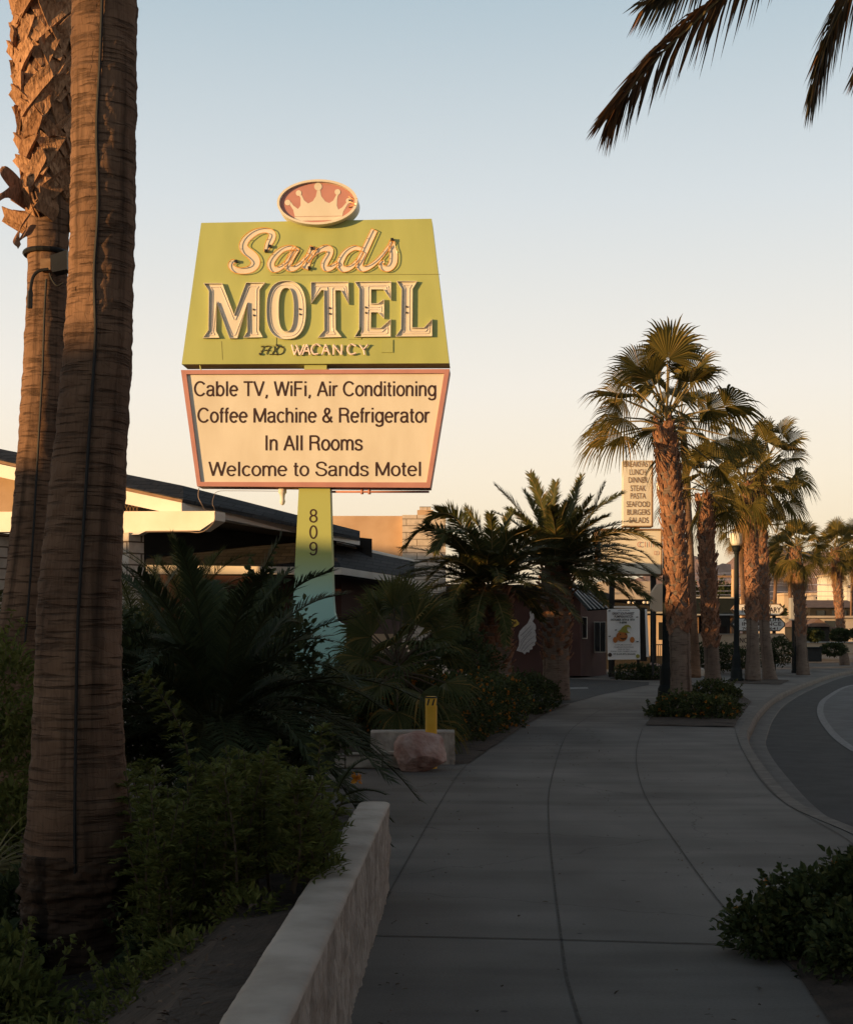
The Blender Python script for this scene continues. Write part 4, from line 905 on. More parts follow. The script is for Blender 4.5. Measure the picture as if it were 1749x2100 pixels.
lm, pt, _ = fan_crown(D(96, -1200, 10.9), 28, 1.1, .95, rng, 80, -40, 24); lm.build('crown', M['fan'], palm_b); pt.build('leaf_stalks', M['petiole'], palm_b)
for pts in ([(60, 415, 10.75), (35, 380, 10.7), (10, 352, 10.6), (2, 345, 10.6)], [(55, 420, 10.75), (25, 392, 10.6), (0, 404, 10.5), (-25, 412, 10.5)], [(70, 470, 10.6), (55, 475, 10.5), (40, 490, 10.5), (36, 500, 10.5)], [(62, 440, 10.6), (40, 470, 10.5), (34, 488, 10.45), (40, 505, 10.45)]):
    mb = MB(); c = spline([D(*p) for p in pts], 12); wd = [.032 + .055 * math.sin(math.pi * min(1, .15 + i / 13)) for i in range(13)]
    lf = [p + V((.3, .4, .8)) * wd[i] * .8 for i, p in enumerate(c)]; rt = [p - V((.3, .4, .8)) * wd[i] * .8 for i, p in enumerate(c)]
    nv = len(lf); mb.add(lf + rt + [p + V((0, .012, 0)) for p in lf] + [p + V((0, .012, 0)) for p in rt], [(i, nv + i, nv + i + 1, i + 1) for i in range(nv - 1)] + [(2 * nv + i, 2 * nv + i + 1, 3 * nv + i + 1, 3 * nv + i) for i in range(nv - 1)])
    mb.build('dry_leaf_base', M['boot2'], palm_b)
cb_ = []
for x, y, w_ in ((212, -60, 131), (206, 120, 130), (199, 260, 129), (202, 420, 130), (194, 560, 132), (196, 700, 135), (183, 900, 146), (168, 1150, 160), (160, 1290, 172), (156, 1500, 182), (154, 1690, 210), (156, 1900, 212)):
    cb_.append(D(x, y, YP - w_ / 2 / FPX * YP - .006))
mb = MB(); mb.tube(spline(cb_, 60), .0085, 6)
tag(mb.build('cable', M['cable']), 'dark cable fixed down the front of the thick bare trunk', 'cable')
mb = MB(); mb.tube(spline([D(x, y, 10.9 - .19 - .012 * (y - 600) / 400) for x, y in ((96, 572), (92, 640), (88, 760), (80, 900), (70, 1080), (62, 1200), (52, 1320))], 40), .010, 6)
tag(mb.build('cable', M['cable']), 'dark cable hanging down the farther left trunk from a small box', 'cable')
fx = thing('floodlight', D(110, 535, 10.7), 'small tan box and black floodlight strapped to the farther left trunk', 'floodlight')
mb = MB(); mb.pbox(83, 530, 104, 553, 10.66, .09); mb.build('junction_box', M['wood'], fx)
mb = MB(); mb.prism([D(103, 524, 10.55), D(138, 512, 10.55), D(138, 552, 10.55), D(108, 558, 10.55)], (0, .12, 0)); mb.build('lamp_head', M['black'], fx)
mb = MB(); mb.tube([D(97, 522, 10.9) + V((.165 * math.cos(a), .165 * math.sin(a), -.004 * math.sin(a))) for a in [i * .3 for i in range(21)]], .02, 6, closed=True); mb.build('strap', M['black'], fx)
mb = MB(); mb.tube(spline([D(x, y, 10.6) for x, y in ((100, 552), (80, 556), (68, 570), (63, 600), (62, 632))], 20), [.012] * 15 + [.02] * 6, 6); mb.tube(spline([D(x, y, 10.6) for x, y in ((102, 560), (108, 575), (118, 586), (130, 580))], 10), .008, 5); mb.build('lead', M['cable'], fx)

# ------------------------------------------------------------------ palms along the pavement on the right
GP = 'fan palms along the kerb'
def street_palm(label, rows, Y, crown_c, n, pet, Rr, seed, lower=.45, dead=4, bL=.22, bW=.10, N=30, emin=-50, bm='boot2', smooth_to=.26, bark='bark2', cross=0, axis=None, droop=.35, gap=None):
    rg = random.Random(seed); pth = [(p, r * .77) for p, r in px_path(rows, Y)[::-1]]
    root = thing('fan_palm', V((pth[0][0].x, Y, 0)), label, 'palm tree', GP)
    build_trunk(trunk(pth, rg, 110, 24, .012, 9), 'trunk', M[bark], root)
    H = pth[-1][0].z - pth[0][0].z; rr = pth[len(pth) // 2][1]
    per = 9; rows_n = int(H * (1 - smooth_to) / .12)
    if cross: straps(pth, smooth_to, smooth_to + cross, rg, max(2, int(H * cross / .17)), 5, .36, .11, 38, .05).build('cut_leaf_bases', M['boot2'], root)
    boots(pth, smooth_to + cross, 1.0, rg, rows_n, per, bL, bW, 14, 19, .014).build('leaf_bases', M[bm], root)
    c = D(*crown_c, Y)
    lm, pt, dd = fan_crown(c, n, pet, Rr, rg, 86, emin, N, dead, axis, droop, gap)
    lm.build('crown', M['fan'], root); pt.build('leaf_stalks', M['petiole'], root)
    if dead: dd.build('dry_leaves', M['deadfan'], root)
    return root
street_palm('largest fan palm of the kerb row, shaggy trunk rising from the flower bed', [(1362, 872, 44), (1366, 930, 56), (1374, 1010, 58), (1382, 1100, 58), (1388, 1200, 56), (1392, 1290, 56), (1395, 1380, 54), (1397, 1440, 62), (1398, 1470, 66)], 29.0, (1366, 852), 31, 1.12, .97, 19, cross=.13, dead=0, smooth_to=.28, emin=-24, droop=.24, gap=lambda az, e: e < 10 and -.9 < math.cos(az) < .25)
street_palm('dark trunked fan palm just right of the largest one in the flower bed', [(1440, 1020, 36), (1445, 1060, 40), (1448, 1120, 40), (1451, 1200, 42), (1456, 1290, 38), (1460, 1370, 42), (1463, 1420, 52)], 36.0, (1448, 990), 22, .70, .78, 12, dead=1, smooth_to=.22, cross=.2, emin=-16, droop=.25)
street_palm('fan palm with a pale scaly trunk beside the street lamp', [(1530, 995, 30), (1531, 1035, 32), (1535, 1080, 34), (1539, 1150, 32), (1541, 1240, 30), (1543, 1330, 34), (1543, 1395, 44)], 47.0, (1528, 985), 25, .85, .95, 13, dead=4, smooth_to=.3, cross=.3, emin=-34, droop=.25)
street_palm('fan palm with a dark bristly trunk close behind the pale one at the street lamp', [(1560, 965, 28), (1557, 1010, 30), (1557, 1050, 30), (1560, 1100, 30), (1563, 1190, 30), (1567, 1290, 28), (1575, 1370, 34), (1579, 1395, 44)], 48.5, (1566, 950), 27, 1.0, 1.0, 14, dead=4, smooth_to=.28, axis=V((.35, 0, 1)), emin=-34, droop=.25)
street_palm('mid-sized fan palm with a bristly trunk standing alone before the pale buildings', [(1631, 1125, 26), (1632, 1160, 30), (1636, 1200, 32), (1640, 1260, 28), (1643, 1330, 28), (1646, 1384, 36)], 55.0, (1632, 1118), 25, .68, .78, 15, dead=4, smooth_to=.3, emin=-34, droop=.25)
street_palm('farthest fan palm of the kerb row at the right edge', [(1711, 1128, 20), (1712, 1160, 22), (1716, 1200, 24), (1722, 1280, 20), (1728, 1330, 22), (1731, 1364, 28)], 72.0, (1712, 1122), 26, .8, .9, 16, dead=4, smooth_to=.3, emin=-34, droop=.25)
street_palm('shaggy fan palm cut off by the right edge behind the farthest one', [(1762, 1150, 22), (1764, 1250, 22), (1768, 1350, 28)], 78.0, (1757, 1118), 26, .85, .95, 17, dead=4, smooth_to=.3, emin=-34, droop=.25)
def thin_palm(label, rows, Y, c, n, pet, Rr, seed):
    rg = random.Random(seed); pth = px_path(rows, Y)[::-1]; root = thing('fan_palm', V((pth[0][0].x, Y, 0)), label, 'palm tree', 'slim bare palms behind the kerb row')
    build_trunk(trunk(pth, rg, 60, 14, .012, 7), 'trunk', M['bark'], root)
    lm, pt, dd = fan_crown(D(*c, Y), n, pet, Rr, rg, 85, -45, 22, 5); lm.build('crown', M['fan'], root); pt.build('leaf_stalks', M['petiole'], root); dd.build('dry_leaves', M['deadfan'], root)
thin_palm('slim smooth palm trunk seen between the two nearest kerb palms', [(1398, 860, 14), (1405, 960, 15), (1413, 1100, 15), (1420, 1250, 16), (1427, 1390, 20)], 42.0, (1396, 850), 22, .7, .6, 21)
thin_palm('slim palm trunk behind the street lamp globe', [(1516, 1090, 9), (1521, 1170, 10), (1527, 1290, 11), (1530, 1340, 12)], 75.0, (1515, 1072), 22, .8, .8, 22)
thin_palm('slim palm trunk against the mountains right of the bristly pair', [(1592, 1100, 7), (1590, 1180, 7), (1585, 1290, 8), (1583, 1330, 9)], 95.0, (1592, 1092), 22, .9, .9, 23)
thin_palm('slim palm trunk just left of the mid-sized bristly palm', [(1616, 1140, 8), (1619, 1200, 8), (1622, 1300, 9), (1623, 1340, 9)], 90.0, (1614, 1132), 22, .8, .85, 24)
thin_palm('slim palm at the right edge in front of the tall lit wall', [(1748, 1130, 7), (1746, 1230, 7), (1745, 1330, 8)], 105.0, (1748, 1115), 22, .9, .9, 25)

# ------------------------------------------------------------------ date palms in the middle
def date_palm(label, rows, Y, c, n, L, seed, emax=85, emin=-30, g=1.1, lf=.42, own=(), skip=None):
    rg = random.Random(seed); pth = px_path(rows, Y)[::-1]; root = thing('date_palm', V((pth[0][0].x, Y, 0)), label, 'palm tree', 'date palms before the dark mural wall')
    build_trunk(trunk(pth, rg, 70, 24, .02, 6), 'trunk', M['bark2'], root)
    boots(pth, .30, 1.0, rg, 14, 10, .2, .13, 8, 42, .02, False).build('leaf_bases', M['boot2'], root)
    mb, rm = feather_crown(D(*c, Y), n, L, rg, emax, emin, lf, 84, g, .030, 52, .22, .018, .6, skip)
    for o_ in own: frond(mb, [D(x, y, Y + dy) for x, y, dy in o_], rg, lf * 1.15, 110, 50, .030, .2, rmb=rm, rach=.02, roll=rg.uniform(-.7, .7), droop=.2, taper=.3)
    mb.build('crown', M['date'], root); rm.build('leaf_stalks', M['petiole'], root)
    return root
date_palm('broad date palm leaning its fronds over the orange-flowered hedge, nearer the motel', [(1012, 1215, 60), (1015, 1260, 64), (1018, 1340, 58), (1020, 1400, 58), (1022, 1450, 62)], 30.0, (1000, 1190), 84, 2.35, 31, 80, -2, 1.15, .44, own=([(1000, 1195, 0), (930, 1110, -.5), (870, 1085, -.8), (828, 1125, -.9)], [(1000, 1190, 0), (945, 1075, -.3), (905, 1052, -.5), (878, 1070, -.6)], [(990, 1205, 0), (910, 1165, -.8), (838, 1172, -1.2)], [(1000, 1185, 0), (985, 1090, .2), (955, 1044, .3)], [(1005, 1190, 0), (1040, 1110, -.4), (1085, 1085, -.6)], [(1000, 1195, 0), (930, 1150, -1.0), (860, 1205, -1.5)], [(1000, 1195, 0), (970, 1100, -.8), (920, 1090, -1.2), (890, 1130, -1.4)]), skip=lambda az, e: e < R(14) and math.cos(az) > .3)
dp = date_palm('date palm with upright sunlit fronds, beside the pavement and the dark driveway', [(1140, 1165, 60), (1140, 1230, 64), (1140, 1300, 56), (1140, 1380, 54), (1140, 1436, 58)], 34.0, (1140, 1150), 80, 2.35, 32, 82, 10, .95, .46, own=([(1145, 1155, 0), (1225, 1102, -.5), (1295, 1092, -.8), (1357, 1122, -1)], [(1145, 1165, 0), (1230, 1142, -.8), (1300, 1152, -1), (1352, 1190, -1.2)], [(1145, 1170, 0), (1215, 1172, -1), (1270, 1188, -1.2), (1330, 1228, -1.3)], [(1140, 1140, 0), (1112, 1040, -.3), (1086, 972, -.5)], [(1145, 1140, 0), (1172, 1040, .2), (1193, 978, .3)], [(1148, 1145, 0), (1212, 1055, -.3), (1274, 1012, -.4)], [(1132, 1145, 0), (1062, 1045, -.3), (1016, 996, -.5)], [(1145, 1150, 0), (1205, 1070, .5), (1240, 992, .7)], [(1135, 1150, 0), (1130, 1050, .5), (1140, 990, .8)], [(1145, 1160, 0), (1240, 1120, .5), (1310, 1130, .8), (1345, 1160, .9)]), skip=lambda az, e: e < R(24) and math.cos(az) < -.25)
# ------------------------------------------------------------------ palm whose crown hangs in at the top right
rg = random.Random(44)
over = thing('feather_palm', V((3.05, 7.6, 0)), 'drooping tired feather palm fronds hanging into the top right corner', 'palm tree')
Yo = 8.2; cc = D(1960, -330, Yo)
build_trunk(trunk([(V((3.0, 7.8, -.05)), .24), (V((3.05, 7.9, 2)), .2), (V((3.1, 8.0, 4)), .18), (V((cc.x, cc.y, cc.z)), .17)], rg, 120, 28, .012, 9), 'trunk', M['bark2'], over)
mb = MB(); rm = MB()
def of(pts, lf, n, wid=.017, **k): frond(mb, [D(*p) for p in pts], rg, lf, n, k.pop('ang', 33), wid, k.pop('vee', .0), rmb=rm, droop=k.pop('droop', .45), roll=k.pop('roll', .95), rach=.012, scat=.7, start=k.pop('start', .1), taper=k.pop('taper', .45))
mb, keep_ = MB(), mb
of([(1960, -330, 8.2), (1800, -290, 8.1), (1600, -120, 8.0), (1450, 20, 7.9), (1345, 120, 7.85), (1282, 195, 7.8), (1250, 235, 7.8)], .34, 150, taper=.25)
mb.build('brown_frond', M['brownfrond'], over); mb = keep_
of([(1960, -330, 8.2), (1760, -330, 8.4), (1560, -180, 8.6), (1420, -50, 8.7), (1330, 5, 8.7)], .36, 110, taper=.2)
of([(1960, -330, 8.2), (1900, -280, 8.0), (1800, -120, 7.9), (1722, 20, 7.8), (1688, 110, 7.75), (1664, 185, 7.7)], .36, 150, start=.3, taper=.3)
of([(1960, -330, 8.2), (1940, -200, 7.9), (1850, -60, 7.7), (1790, 60, 7.6), (1760, 150, 7.6)], .36, 110)
of([(1960, -330, 8.2), (1840, -320, 7.9), (1690, -220, 7.8), (1600, -110, 7.75), (1555, -40, 7.7)], .30, 60)
for i in range(16):
    az = i * 2.4; mbp = arc(cc, az, R(70 - 3.5 * i), 2.4, 1.4)
    if mbp[-1].x / mbp[-1].y < .36 or mbp[-1].y < 1: continue
    frond(mb, mbp, rg, .36, 60, 35, .012, .15, rmb=rm)
mb.build('crown', M['overdate'], over); rm.build('leaf_stalks', M['petiole'], over)

# ------------------------------------------------------------------ planting on the left
rg = random.Random(77)
mb, rm = MB(), MB(); c0 = D(440, 1470, 12.0)
for i in range(52):
    f = (i + .5) / 52; az = i * 2.39996 + rg.uniform(-.3, .3)
    frond(mb, arc(c0 + V((math.cos(az) * .1, math.sin(az) * .1, -.1 * f)), az, R(84 - 74 * f), 1.75 * rg.uniform(.85, 1.1), 1.5 * rg.uniform(.8, 1.2)), rg, .33, 84, 48, .017, .25, rmb=rm, rach=.013)
sg_ = thing('date_palm', V((c0.x, c0.y, .4)), 'big dark trunkless palm with long arching fronds in front of the sign pole', 'palm')
mb.build('crown', M['sago'], sg_); rm.build('leaf_stalks', M['greenstalk'], sg_)
mb = MB(); mb.lathe(V((c0.x, c0.y, 0)), [(.16, .0), (.17, .5), (.14, c0.z - .1), (.05, c0.z + .05)], 14); mb.build('stump', M['greenstalk'], sg_)
def low_feather(name, label, c, n, L, seed, m_, emax=80, emin=5, lf=.22, nl=60, g=1.4, wid=.008, vee=.25, grp=None):
    r_ = random.Random(seed); a, b = feather_crown(c, n, L, r_, emax, emin, lf, nl, g, wid, 48, vee, .009)
    t = thing(name, V((c.x, c.y, 0)), label, 'palm', grp); a.build('crown', M[m_], t); b.build('leaf_stalks', M['greenstalk'], t); return t
low_feather('feather_palm', 'light green feathery palm before the porch, behind the big dark palm', D(385, 1240, 17.0), 30, 1.15, 51, 'date', 85, 0, .24, 60, 1.1)
low_feather('feather_palm', 'feathery palm clump right beside the thick trunk and the white pier', D(285, 1290, 15.5), 26, 1.05, 52, 'date', 85, 0, .24, 60, 1.2)
low_feather('feather_palm', 'feathery palm clump at the foot of the sign pole', D(560, 1350, 17.5), 26, .8, 54, 'date', 85, 5, .22, 56, 1.2)
low_feather('feather_palm', 'feathery palm at the left edge behind the farther trunk', D(-10, 1290, 12.5), 24, .75, 53, 'date', 80, 0, .22, 50, 1.3)
low_feather('sago_palm', 'dark sago palm spreading over the rough brick course at the driveway', D(575, 1560, 14.2), 30, .7, 55, 'sago', 75, -10, .15, 80, 1.5, .007, .3)
low_feather('sago_palm', 'low dark sago palm drooping over the end of the pale wall', D(655, 1625, 9.6), 26, .46, 56, 'sago', 70, -15, .09, 80, 1.5, .005, .3)
# fan palm shrub right of the pole
r_ = random.Random(58); fs_ = thing('fan_palm', V((D(830, 1300, 19).x, 19, 0)), 'low trunkless fan palm with stiff green leaves right of the sign pole', 'palm')
a, b, _ = fan_crown(D(815, 1345, 19), 40, .62, .62, r_, 85, -30, 30, 0, None, .15); a.build('crown', M['fan2'] if 'fan2' in M else M['date'], fs_); b.build('leaf_stalks', M['stem'], fs_)
# olive green shrub with long sprigs behind the pale wall
lm, sm, fm = MB(), MB(), MB(); r_ = random.Random(60)
def stem_px(pts): sprig_stem(lm, sm, [D(*p) for p in pts], r_, .058, .0075, .030, .13)
for pts in ([(400, 1780, 7.2), (395, 1650, 7.2), (380, 1520, 7.2), (340, 1440, 7.1), (292, 1378, 7.1)], [(640, 1740, 7.6), (652, 1620, 7.6), (655, 1540, 7.6), (662, 1485, 7.6)],
            [(320, 1800, 7.2), (318, 1700, 7.1), (306, 1600, 7.1), (300, 1560, 7.1)], [(470, 1790, 7.3), (480, 1680, 7.3), (486, 1600, 7.3), (488, 1565, 7.3)], [(540, 1790, 7.4), (548, 1680, 7.4), (545, 1600, 7.4), (540, 1572, 7.4)],
            [(590, 1780, 7.5), (590, 1680, 7.5), (596, 1610, 7.5), (600, 1580, 7.5)], [(430, 1800, 7.2), (430, 1700, 7.2), (425, 1620, 7.2)], [(360, 1820, 7.2), (355, 1720, 7.2), (350, 1640, 7.2)], [(620, 1770, 7.5), (630, 1690, 7.5), (640, 1640, 7.5)], [(510, 1800, 7.2), (515, 1710, 7.2), (520, 1640, 7.2)]):
    stem_px(pts)
for k in range(100):
    x = r_.uniform(280, 690); Y = r_.uniform(6.0, 8.2); y = HOR + (CAMH - BEDZ((x - CXP) / FPX * Y) - .03) * FPX / Y; h = (y - 1780) * .7 + r_.uniform(90, 270) * (1 if x < 640 else .6)
    stem_px([(x, y, Y), (x + r_.uniform(-15, 15), y - h * .5, Y - .1), (x + r_.uniform(-35, 35), y - h, Y - .15)])
for x, y in ((735, 1595), (420, 1730), (585, 1775), (600, 1805), (595, 1825)):
    for k in range(14): leaf(fm, D(x + r_.uniform(-6, 6), y + r_.uniform(-5, 5), 6.9 if x < 700 else 7.4), rdir(r_), rdir(r_), .035, .013)
sh = thing('flowering_shrub', V((-1.1, 8.5, .45)), 'olive green shrub with long leafy sprigs and a few orange blooms behind the pale wall', 'shrub')
lm.build('foliage', M['shrub'], sh); sm.build('stems', M['stem'], sh); fm.build('blossoms', M['blossom'], sh)
def bush_thing(name, label, blobs, n, size, seed, leafm='hedge', cat='bush', grp=None, flowers=0, **k):
    r2 = random.Random(seed); a, b, c_ = bush(blobs, n, size, r2, flowers=flowers, **k); c = V(blobs[0][0])
    t = thing(name, V((c.x, c.y, 0)), label, cat, grp); a.build('foliage', M[leafm], t); c_.build('stems', M['stem'], t)
    if flowers: stuff(b.build('blossoms', M['blossom'], t))
    return t
bush_thing('leafy_bush', 'tall olive bush at the left edge in front of the farther trunk', [(D(0, 1440, 9.2), .30, .3, .42), (D(-20, 1600, 9.2), .42, .4, .5), (D(20, 1720, 9.0), .25, .3, .35)], 5200, .07, 61, 'shrub', wfac=.18, sprigs=10)
bush_thing('dark_hedge', 'dark hedge between the two left trunks and the sign pole', [(D(300, 1440, 13.5), .8, .5, .75), (D(480, 1400, 14.5), 1.0, .5, .95), (D(610, 1480, 15), .6, .5, .6), (D(180, 1420, 13), .7, .5, .8), (D(60, 1430, 13), .7, .5, .85)], 15000, .09, 62, wfac=.3)
bush_thing('broad_leaved_shrub', 'dark broad-leaved shrub peeping over the fronds before the sunlit eave board', [(D(540, 1245, 19.5), .22, .3, .26), (D(490, 1255, 19.5), .34, .3, .26), (D(500, 1340, 19.5), .5, .4, .6)], 2600, .14, 63, wfac=.3, sprigs=3)
bush_thing('dark_hedge', 'dark hedge between the sign pole and the date palms', [(D(760, 1420, 22), .9, .5, .7), (D(880, 1400, 23), 1.0, .5, .65), (D(935, 1370, 27), .9, .5, .75)], 9000, .09, 64, wfac=.3)
bush_thing('lantana_hedge', 'long low hedge dotted with orange flowers along the left side of the pavement', [(D(800, 1475, 19.5), .55, .6, .55), (D(870, 1462, 20.0), .6, .6, .6), (D(935, 1462, 21), .62, .7, .6), (D(985, 1455, 22.5), .5, .7, .58), (D(1030, 1445, 24), .5, .7, .5)], 15000, .05, 65, 'lantana', 'hedge', flowers=520, fsize=.028, sprigs=30, wfac=.42)
bush_thing('lantana_hedge', 'short dark green hedge between the flowered hedge and the date palm by the pavement', [(D(1072, 1435, 28), .55, .7, .55), (D(1105, 1432, 30.5), .45, .6, .5)], 5000, .06, 66, 'hedge', 'hedge', flowers=20, fsize=.028, sprigs=14, wfac=.42)
bush_thing('lantana_bush', 'wide low lantana bush with few orange flowers at the bottom right corner', [(V((1.72, 7.05, .10)), .24, .28, .17), (V((1.98, 7.0, .17)), .34, .36, .26), (V((2.35, 7.0, .25)), .42, .45, .34), (V((2.8, 7.0, .28)), .5, .5, .38), (V((2.1, 6.55, .12)), .34, .35, .20), (V((2.6, 6.4, .2)), .5, .5, .3)], 30000, .040, 67, 'lantana', 'bush', flowers=60, fsize=.02, sprigs=9, wfac=.36, shell=.3)
bush_thing('lantana_bush', 'round lantana bush with yellow flowers at the foot of the largest kerb palm', [(D(1400, 1455, 27.0), .55, .5, .33), (D(1450, 1460, 26.5), .55, .5, .3), (D(1350, 1470, 27), .25, .3, .2), (D(1480, 1455, 27.5), .35, .4, .28)], 6500, .055, 68, 'lantana', 'bush', flowers=110, fsize=.03, sprigs=16, wfac=.42)
bush_thing('lantana_bush', 'dark low bush at the foot of the second kerb palm', [(D(1462, 1418, 35), .55, .5, .3), (D(1490, 1425, 34.5), .35, .4, .22)], 2500, .06, 69, 'lantana', 'bush', flowers=8, fsize=.03, sprigs=8, wfac=.42)
bush_thing('low_shrub', 'very dark low shrub at the foot of the thick palm trunk', [(V((-2.0, 7.2, .12)), .30, .3, .24), (V((-2.1, 6.3, .10)), .3, .3, .22), (V((-1.15, 6.3, .16)), .2, .25, .16)], 7000, .06, 83, 'hedge', wfac=.25, sprigs=6)
bush_thing('low_shrub', 'dark straggly shrub at the bottom left corner', [(V((-1.66, 5.5, .10)), .26, .25, .2), (V((-1.95, 5.9, .15)), .3, .3, .26), (V((-1.3, 5.0, .06)), .2, .2, .12)], 6000, .05, 84, 'shrub', wfac=.2, sprigs=12)
bush_thing('low_shrub', 'thin low ground plants on the dark soil before the olive shrub', [(V((-1.15, 5.7, .16)), .2, .2, .10), (V((-.92, 5.6, .30)), .2, .2, .10), (V((-.74, 5.9, .42)), .12, .2, .10), (V((-1.1, 5.2, .16)), .16, .16, .08)], 2600, .04, 85, 'shrub', wfac=.2, sprigs=8)
# strap-leaved plant at the left edge
r_ = random.Random(70); mb = MB(); c = D(-25, 1790, 8.0)
for i in range(46):
    az = r_.uniform(-1.3, 1.3); e = R(r_.uniform(0, 70)); P_ = arc(c, az, e, r_.uniform(.3, .5), 1.2, 8); t = V((-math.sin(az), math.cos(az), .3)) * .011
    a = [p + t * (1 - k / 8.2) for k, p in enumerate(P_)]; b = [p - t * (1 - k / 8.2) for k, p in enumerate(P_)]; ribbon(a, b, 0, mb)
tag(mb.build('strap_plant', M['strap'], loc=(c.x, c.y, .45)), 'clump of yellowish strap leaves at the left edge below the olive bush', 'plant')

r_ = random.Random(90); mb = MB()
for k in range(2600):
    x, y = r_.uniform(-3.2, -.65), r_.uniform(3.6, 10); z = BEDZ(x) + .05 + .05 * (noise.noise(V((x, y, .46)) * 1.7) + .5 * noise.noise(V((x, y, .46)) * 5))
    leaf(mb, V((x, y, z + .012)), rdir(r_) * V((1, 1, .2)) if False else V((r_.uniform(-1, 1), r_.uniform(-1, 1), r_.uniform(-.1, .3))), V((0, 0, 1)) + rdir(r_) * .3, r_.uniform(.015, .06), r_.uniform(.004, .010))
for k in range(420):
    y = 4.2 + 22 * r_.random() ** 1.5; x = r_.uniform(-.2, 2.6) + max(0, y - 14) * .16
    if r_.random() < .5: x = r_.choice((-.30 + .035 * (y - 5) if y < 8.7 else r_.uniform(-.6, .4), 1.66)) + abs(r_.gauss(0, .10)) * (1 if y < 8.7 else 2)
    leaf(mb, V((x, y, .009)), V((r_.uniform(-1, 1), r_.uniform(-1, 1), r_.uniform(0, .2))), V((0, 0, 1)) + rdir(r_) * .3, r_.uniform(.008, .04), r_.uniform(.003, .009))
stuff(mb.build('leaf_litter', M['deadlitter']))
# ------------------------------------------------------------------ walls, boulder, bollard
def rough_wall(name, label, a, b, thick, h, seed, side_m, cap_m, loc):
    """low garden wall from a to b (its street face), split stone below a smooth top with rounded edges"""
    t = thing(name, loc, label, 'wall'); a, b = V(a), V(b); d = (b - a); L = d.length; d.normalize(); nrm = V((d.y, -d.x, 0))
    n = int(L / .022); rows = 24; vs, fs = [], []; pn = lambda u, z: .008 * noise.noise(V((u * 3.2 + seed, z * 5, 0))) + .012 * noise.noise(V((u * 13 + seed, z * 8, 4))) + .010 * noise.noise(V((u * 34, z * 26, seed))) + (-.008 if abs((u + seed * .1) % .45) < .012 else 0)
    for i in range(n + 1):
        for j in range(rows + 1):
            u = L * i / n; z = (h - .012) * j / rows; k = pn(u, z) if j < rows else .002
            vs.append(a + d * u + nrm * k + V((0, 0, z)))
    for i in range(n):
        for j in range(rows): q = i * (rows + 1) + j; fs.append((q, q + rows + 1, q + rows + 2, q + 1))
    mb = MB(); mb.add(vs, fs)
    # ends and back
    for e, s in ((a, -1), (b, 1)):
        m = 10; ev, ef = [], []
        for i in range(m + 1):
            for j in range(rows + 1):
                z = (h - .012) * j / rows; ed = 0 if i in (0, m) else .6
                k = (.02 * noise.noise(V((i * .7 + seed * 3, z * 8, s))) if j < rows else .002) * ed
                ev.append(e - nrm * thick * i / m + d * s * k + V((0, 0, z)) + (nrm * (pn(L if s > 0 else 0, z) if j < rows else .002) if i == 0 else V((0, 0, 0))))
        for i in range(m):
            for j in range(rows): q = i * (rows + 1) + j; ef.append((q, q + rows + 1, q + rows + 2, q + 1))
        mb.add(ev, ef)
    mb.add([a - nrm * thick, b - nrm * thick, b - nrm * thick + V((0, 0, h - .012)), a - nrm * thick + V((0, 0, h - .012))], [(0, 1, 2, 3)])
    mb.build('stone_face', side_m, t, smooth=True)
    cp = MB(); pr = [(-.004, -.012), (-.002, -.004), (.010, .004), (.03, .008), (thick * .5, .010), (thick - .03, .008), (thick - .01, .003), (thick + .003, -.012)]
    m = 160; cv = []
    for i in range(m + 1):
        u = L * i / m
        for x, z in pr:
            edge = .003 * noise.noise(V((u * 5, x * 20, seed))) + .0035 * noise.noise(V((u * 23, x * 20, seed))); cv.append(a + d * u - nrm * (x + edge * (1 if x < .02 or x > thick - .02 else 0)) + V((0, 0, h + z + .004 * noise.noise(V((u * 2, x * 9, seed))))))
    k = len(pr); cf = [(i * k + j, (i + 1) * k + j, (i + 1) * k + j + 1, i * k + j + 1) for i in range(m) for j in range(k - 1)] + [tuple(range(k)), tuple(m * k + j for j in range(k - 1, -1, -1))]
    cp.add(cv, cf); cp.build('top', cap_m, t, smooth=True); return t
rough_wall('garden_wall', 'long low pale stone wall with a smooth light top along the near left side of the pavement', (-.44, 1.6, 0), (-.232, 8.78, 0), .19, .545, 1, M['split'], M['cap'], (-.33, 5, 0))
rough_wall('garden_wall', 'short low pale stone wall with a smooth top behind the boulder and the yellow post', G(760, 1568), G(932, 1568), .30, .40, 7, M['split'], M['cap'], G(850, 1570))
mb = MB(); a, b = G(670, 1577), G(838, 1577)
nrow = 40; vs, fs = [], []
for i in range(nrow + 1):
    for j in range(9):
        u = i / nrow; p = a.lerp(b, u); z = .20 * j / 8 * (1 if u > .3 else .75 + .25 * u / .3); dsp = .018 * noise.noise(V((u * 9, z * 14, 2))) + (.012 if j not in (0, 8) else 0)
        vs.append(p + V((0, -dsp, z)))
for i in range(nrow):
    for j in range(8): q = i * 9 + j; fs.append((q, q + 9, q + 10, q + 1))
mb.add(vs, fs); mb.add([a + V((0, .0, .15)), b + V((0, 0, .20)), b + V((0, .3, .20)), a + V((0, .3, .15))], [(0, 1, 2, 3)]); mb.add([a, a + V((0, .3, 0)), a + V((0, .3, .15)), a + V((0, 0, .15))], [(0, 1, 2, 3)])
tag(mb.build('block_kerb', M['stoneblock'], loc=a), 'two rough courses of pale block edging the bed left of the boulder', 'edging')
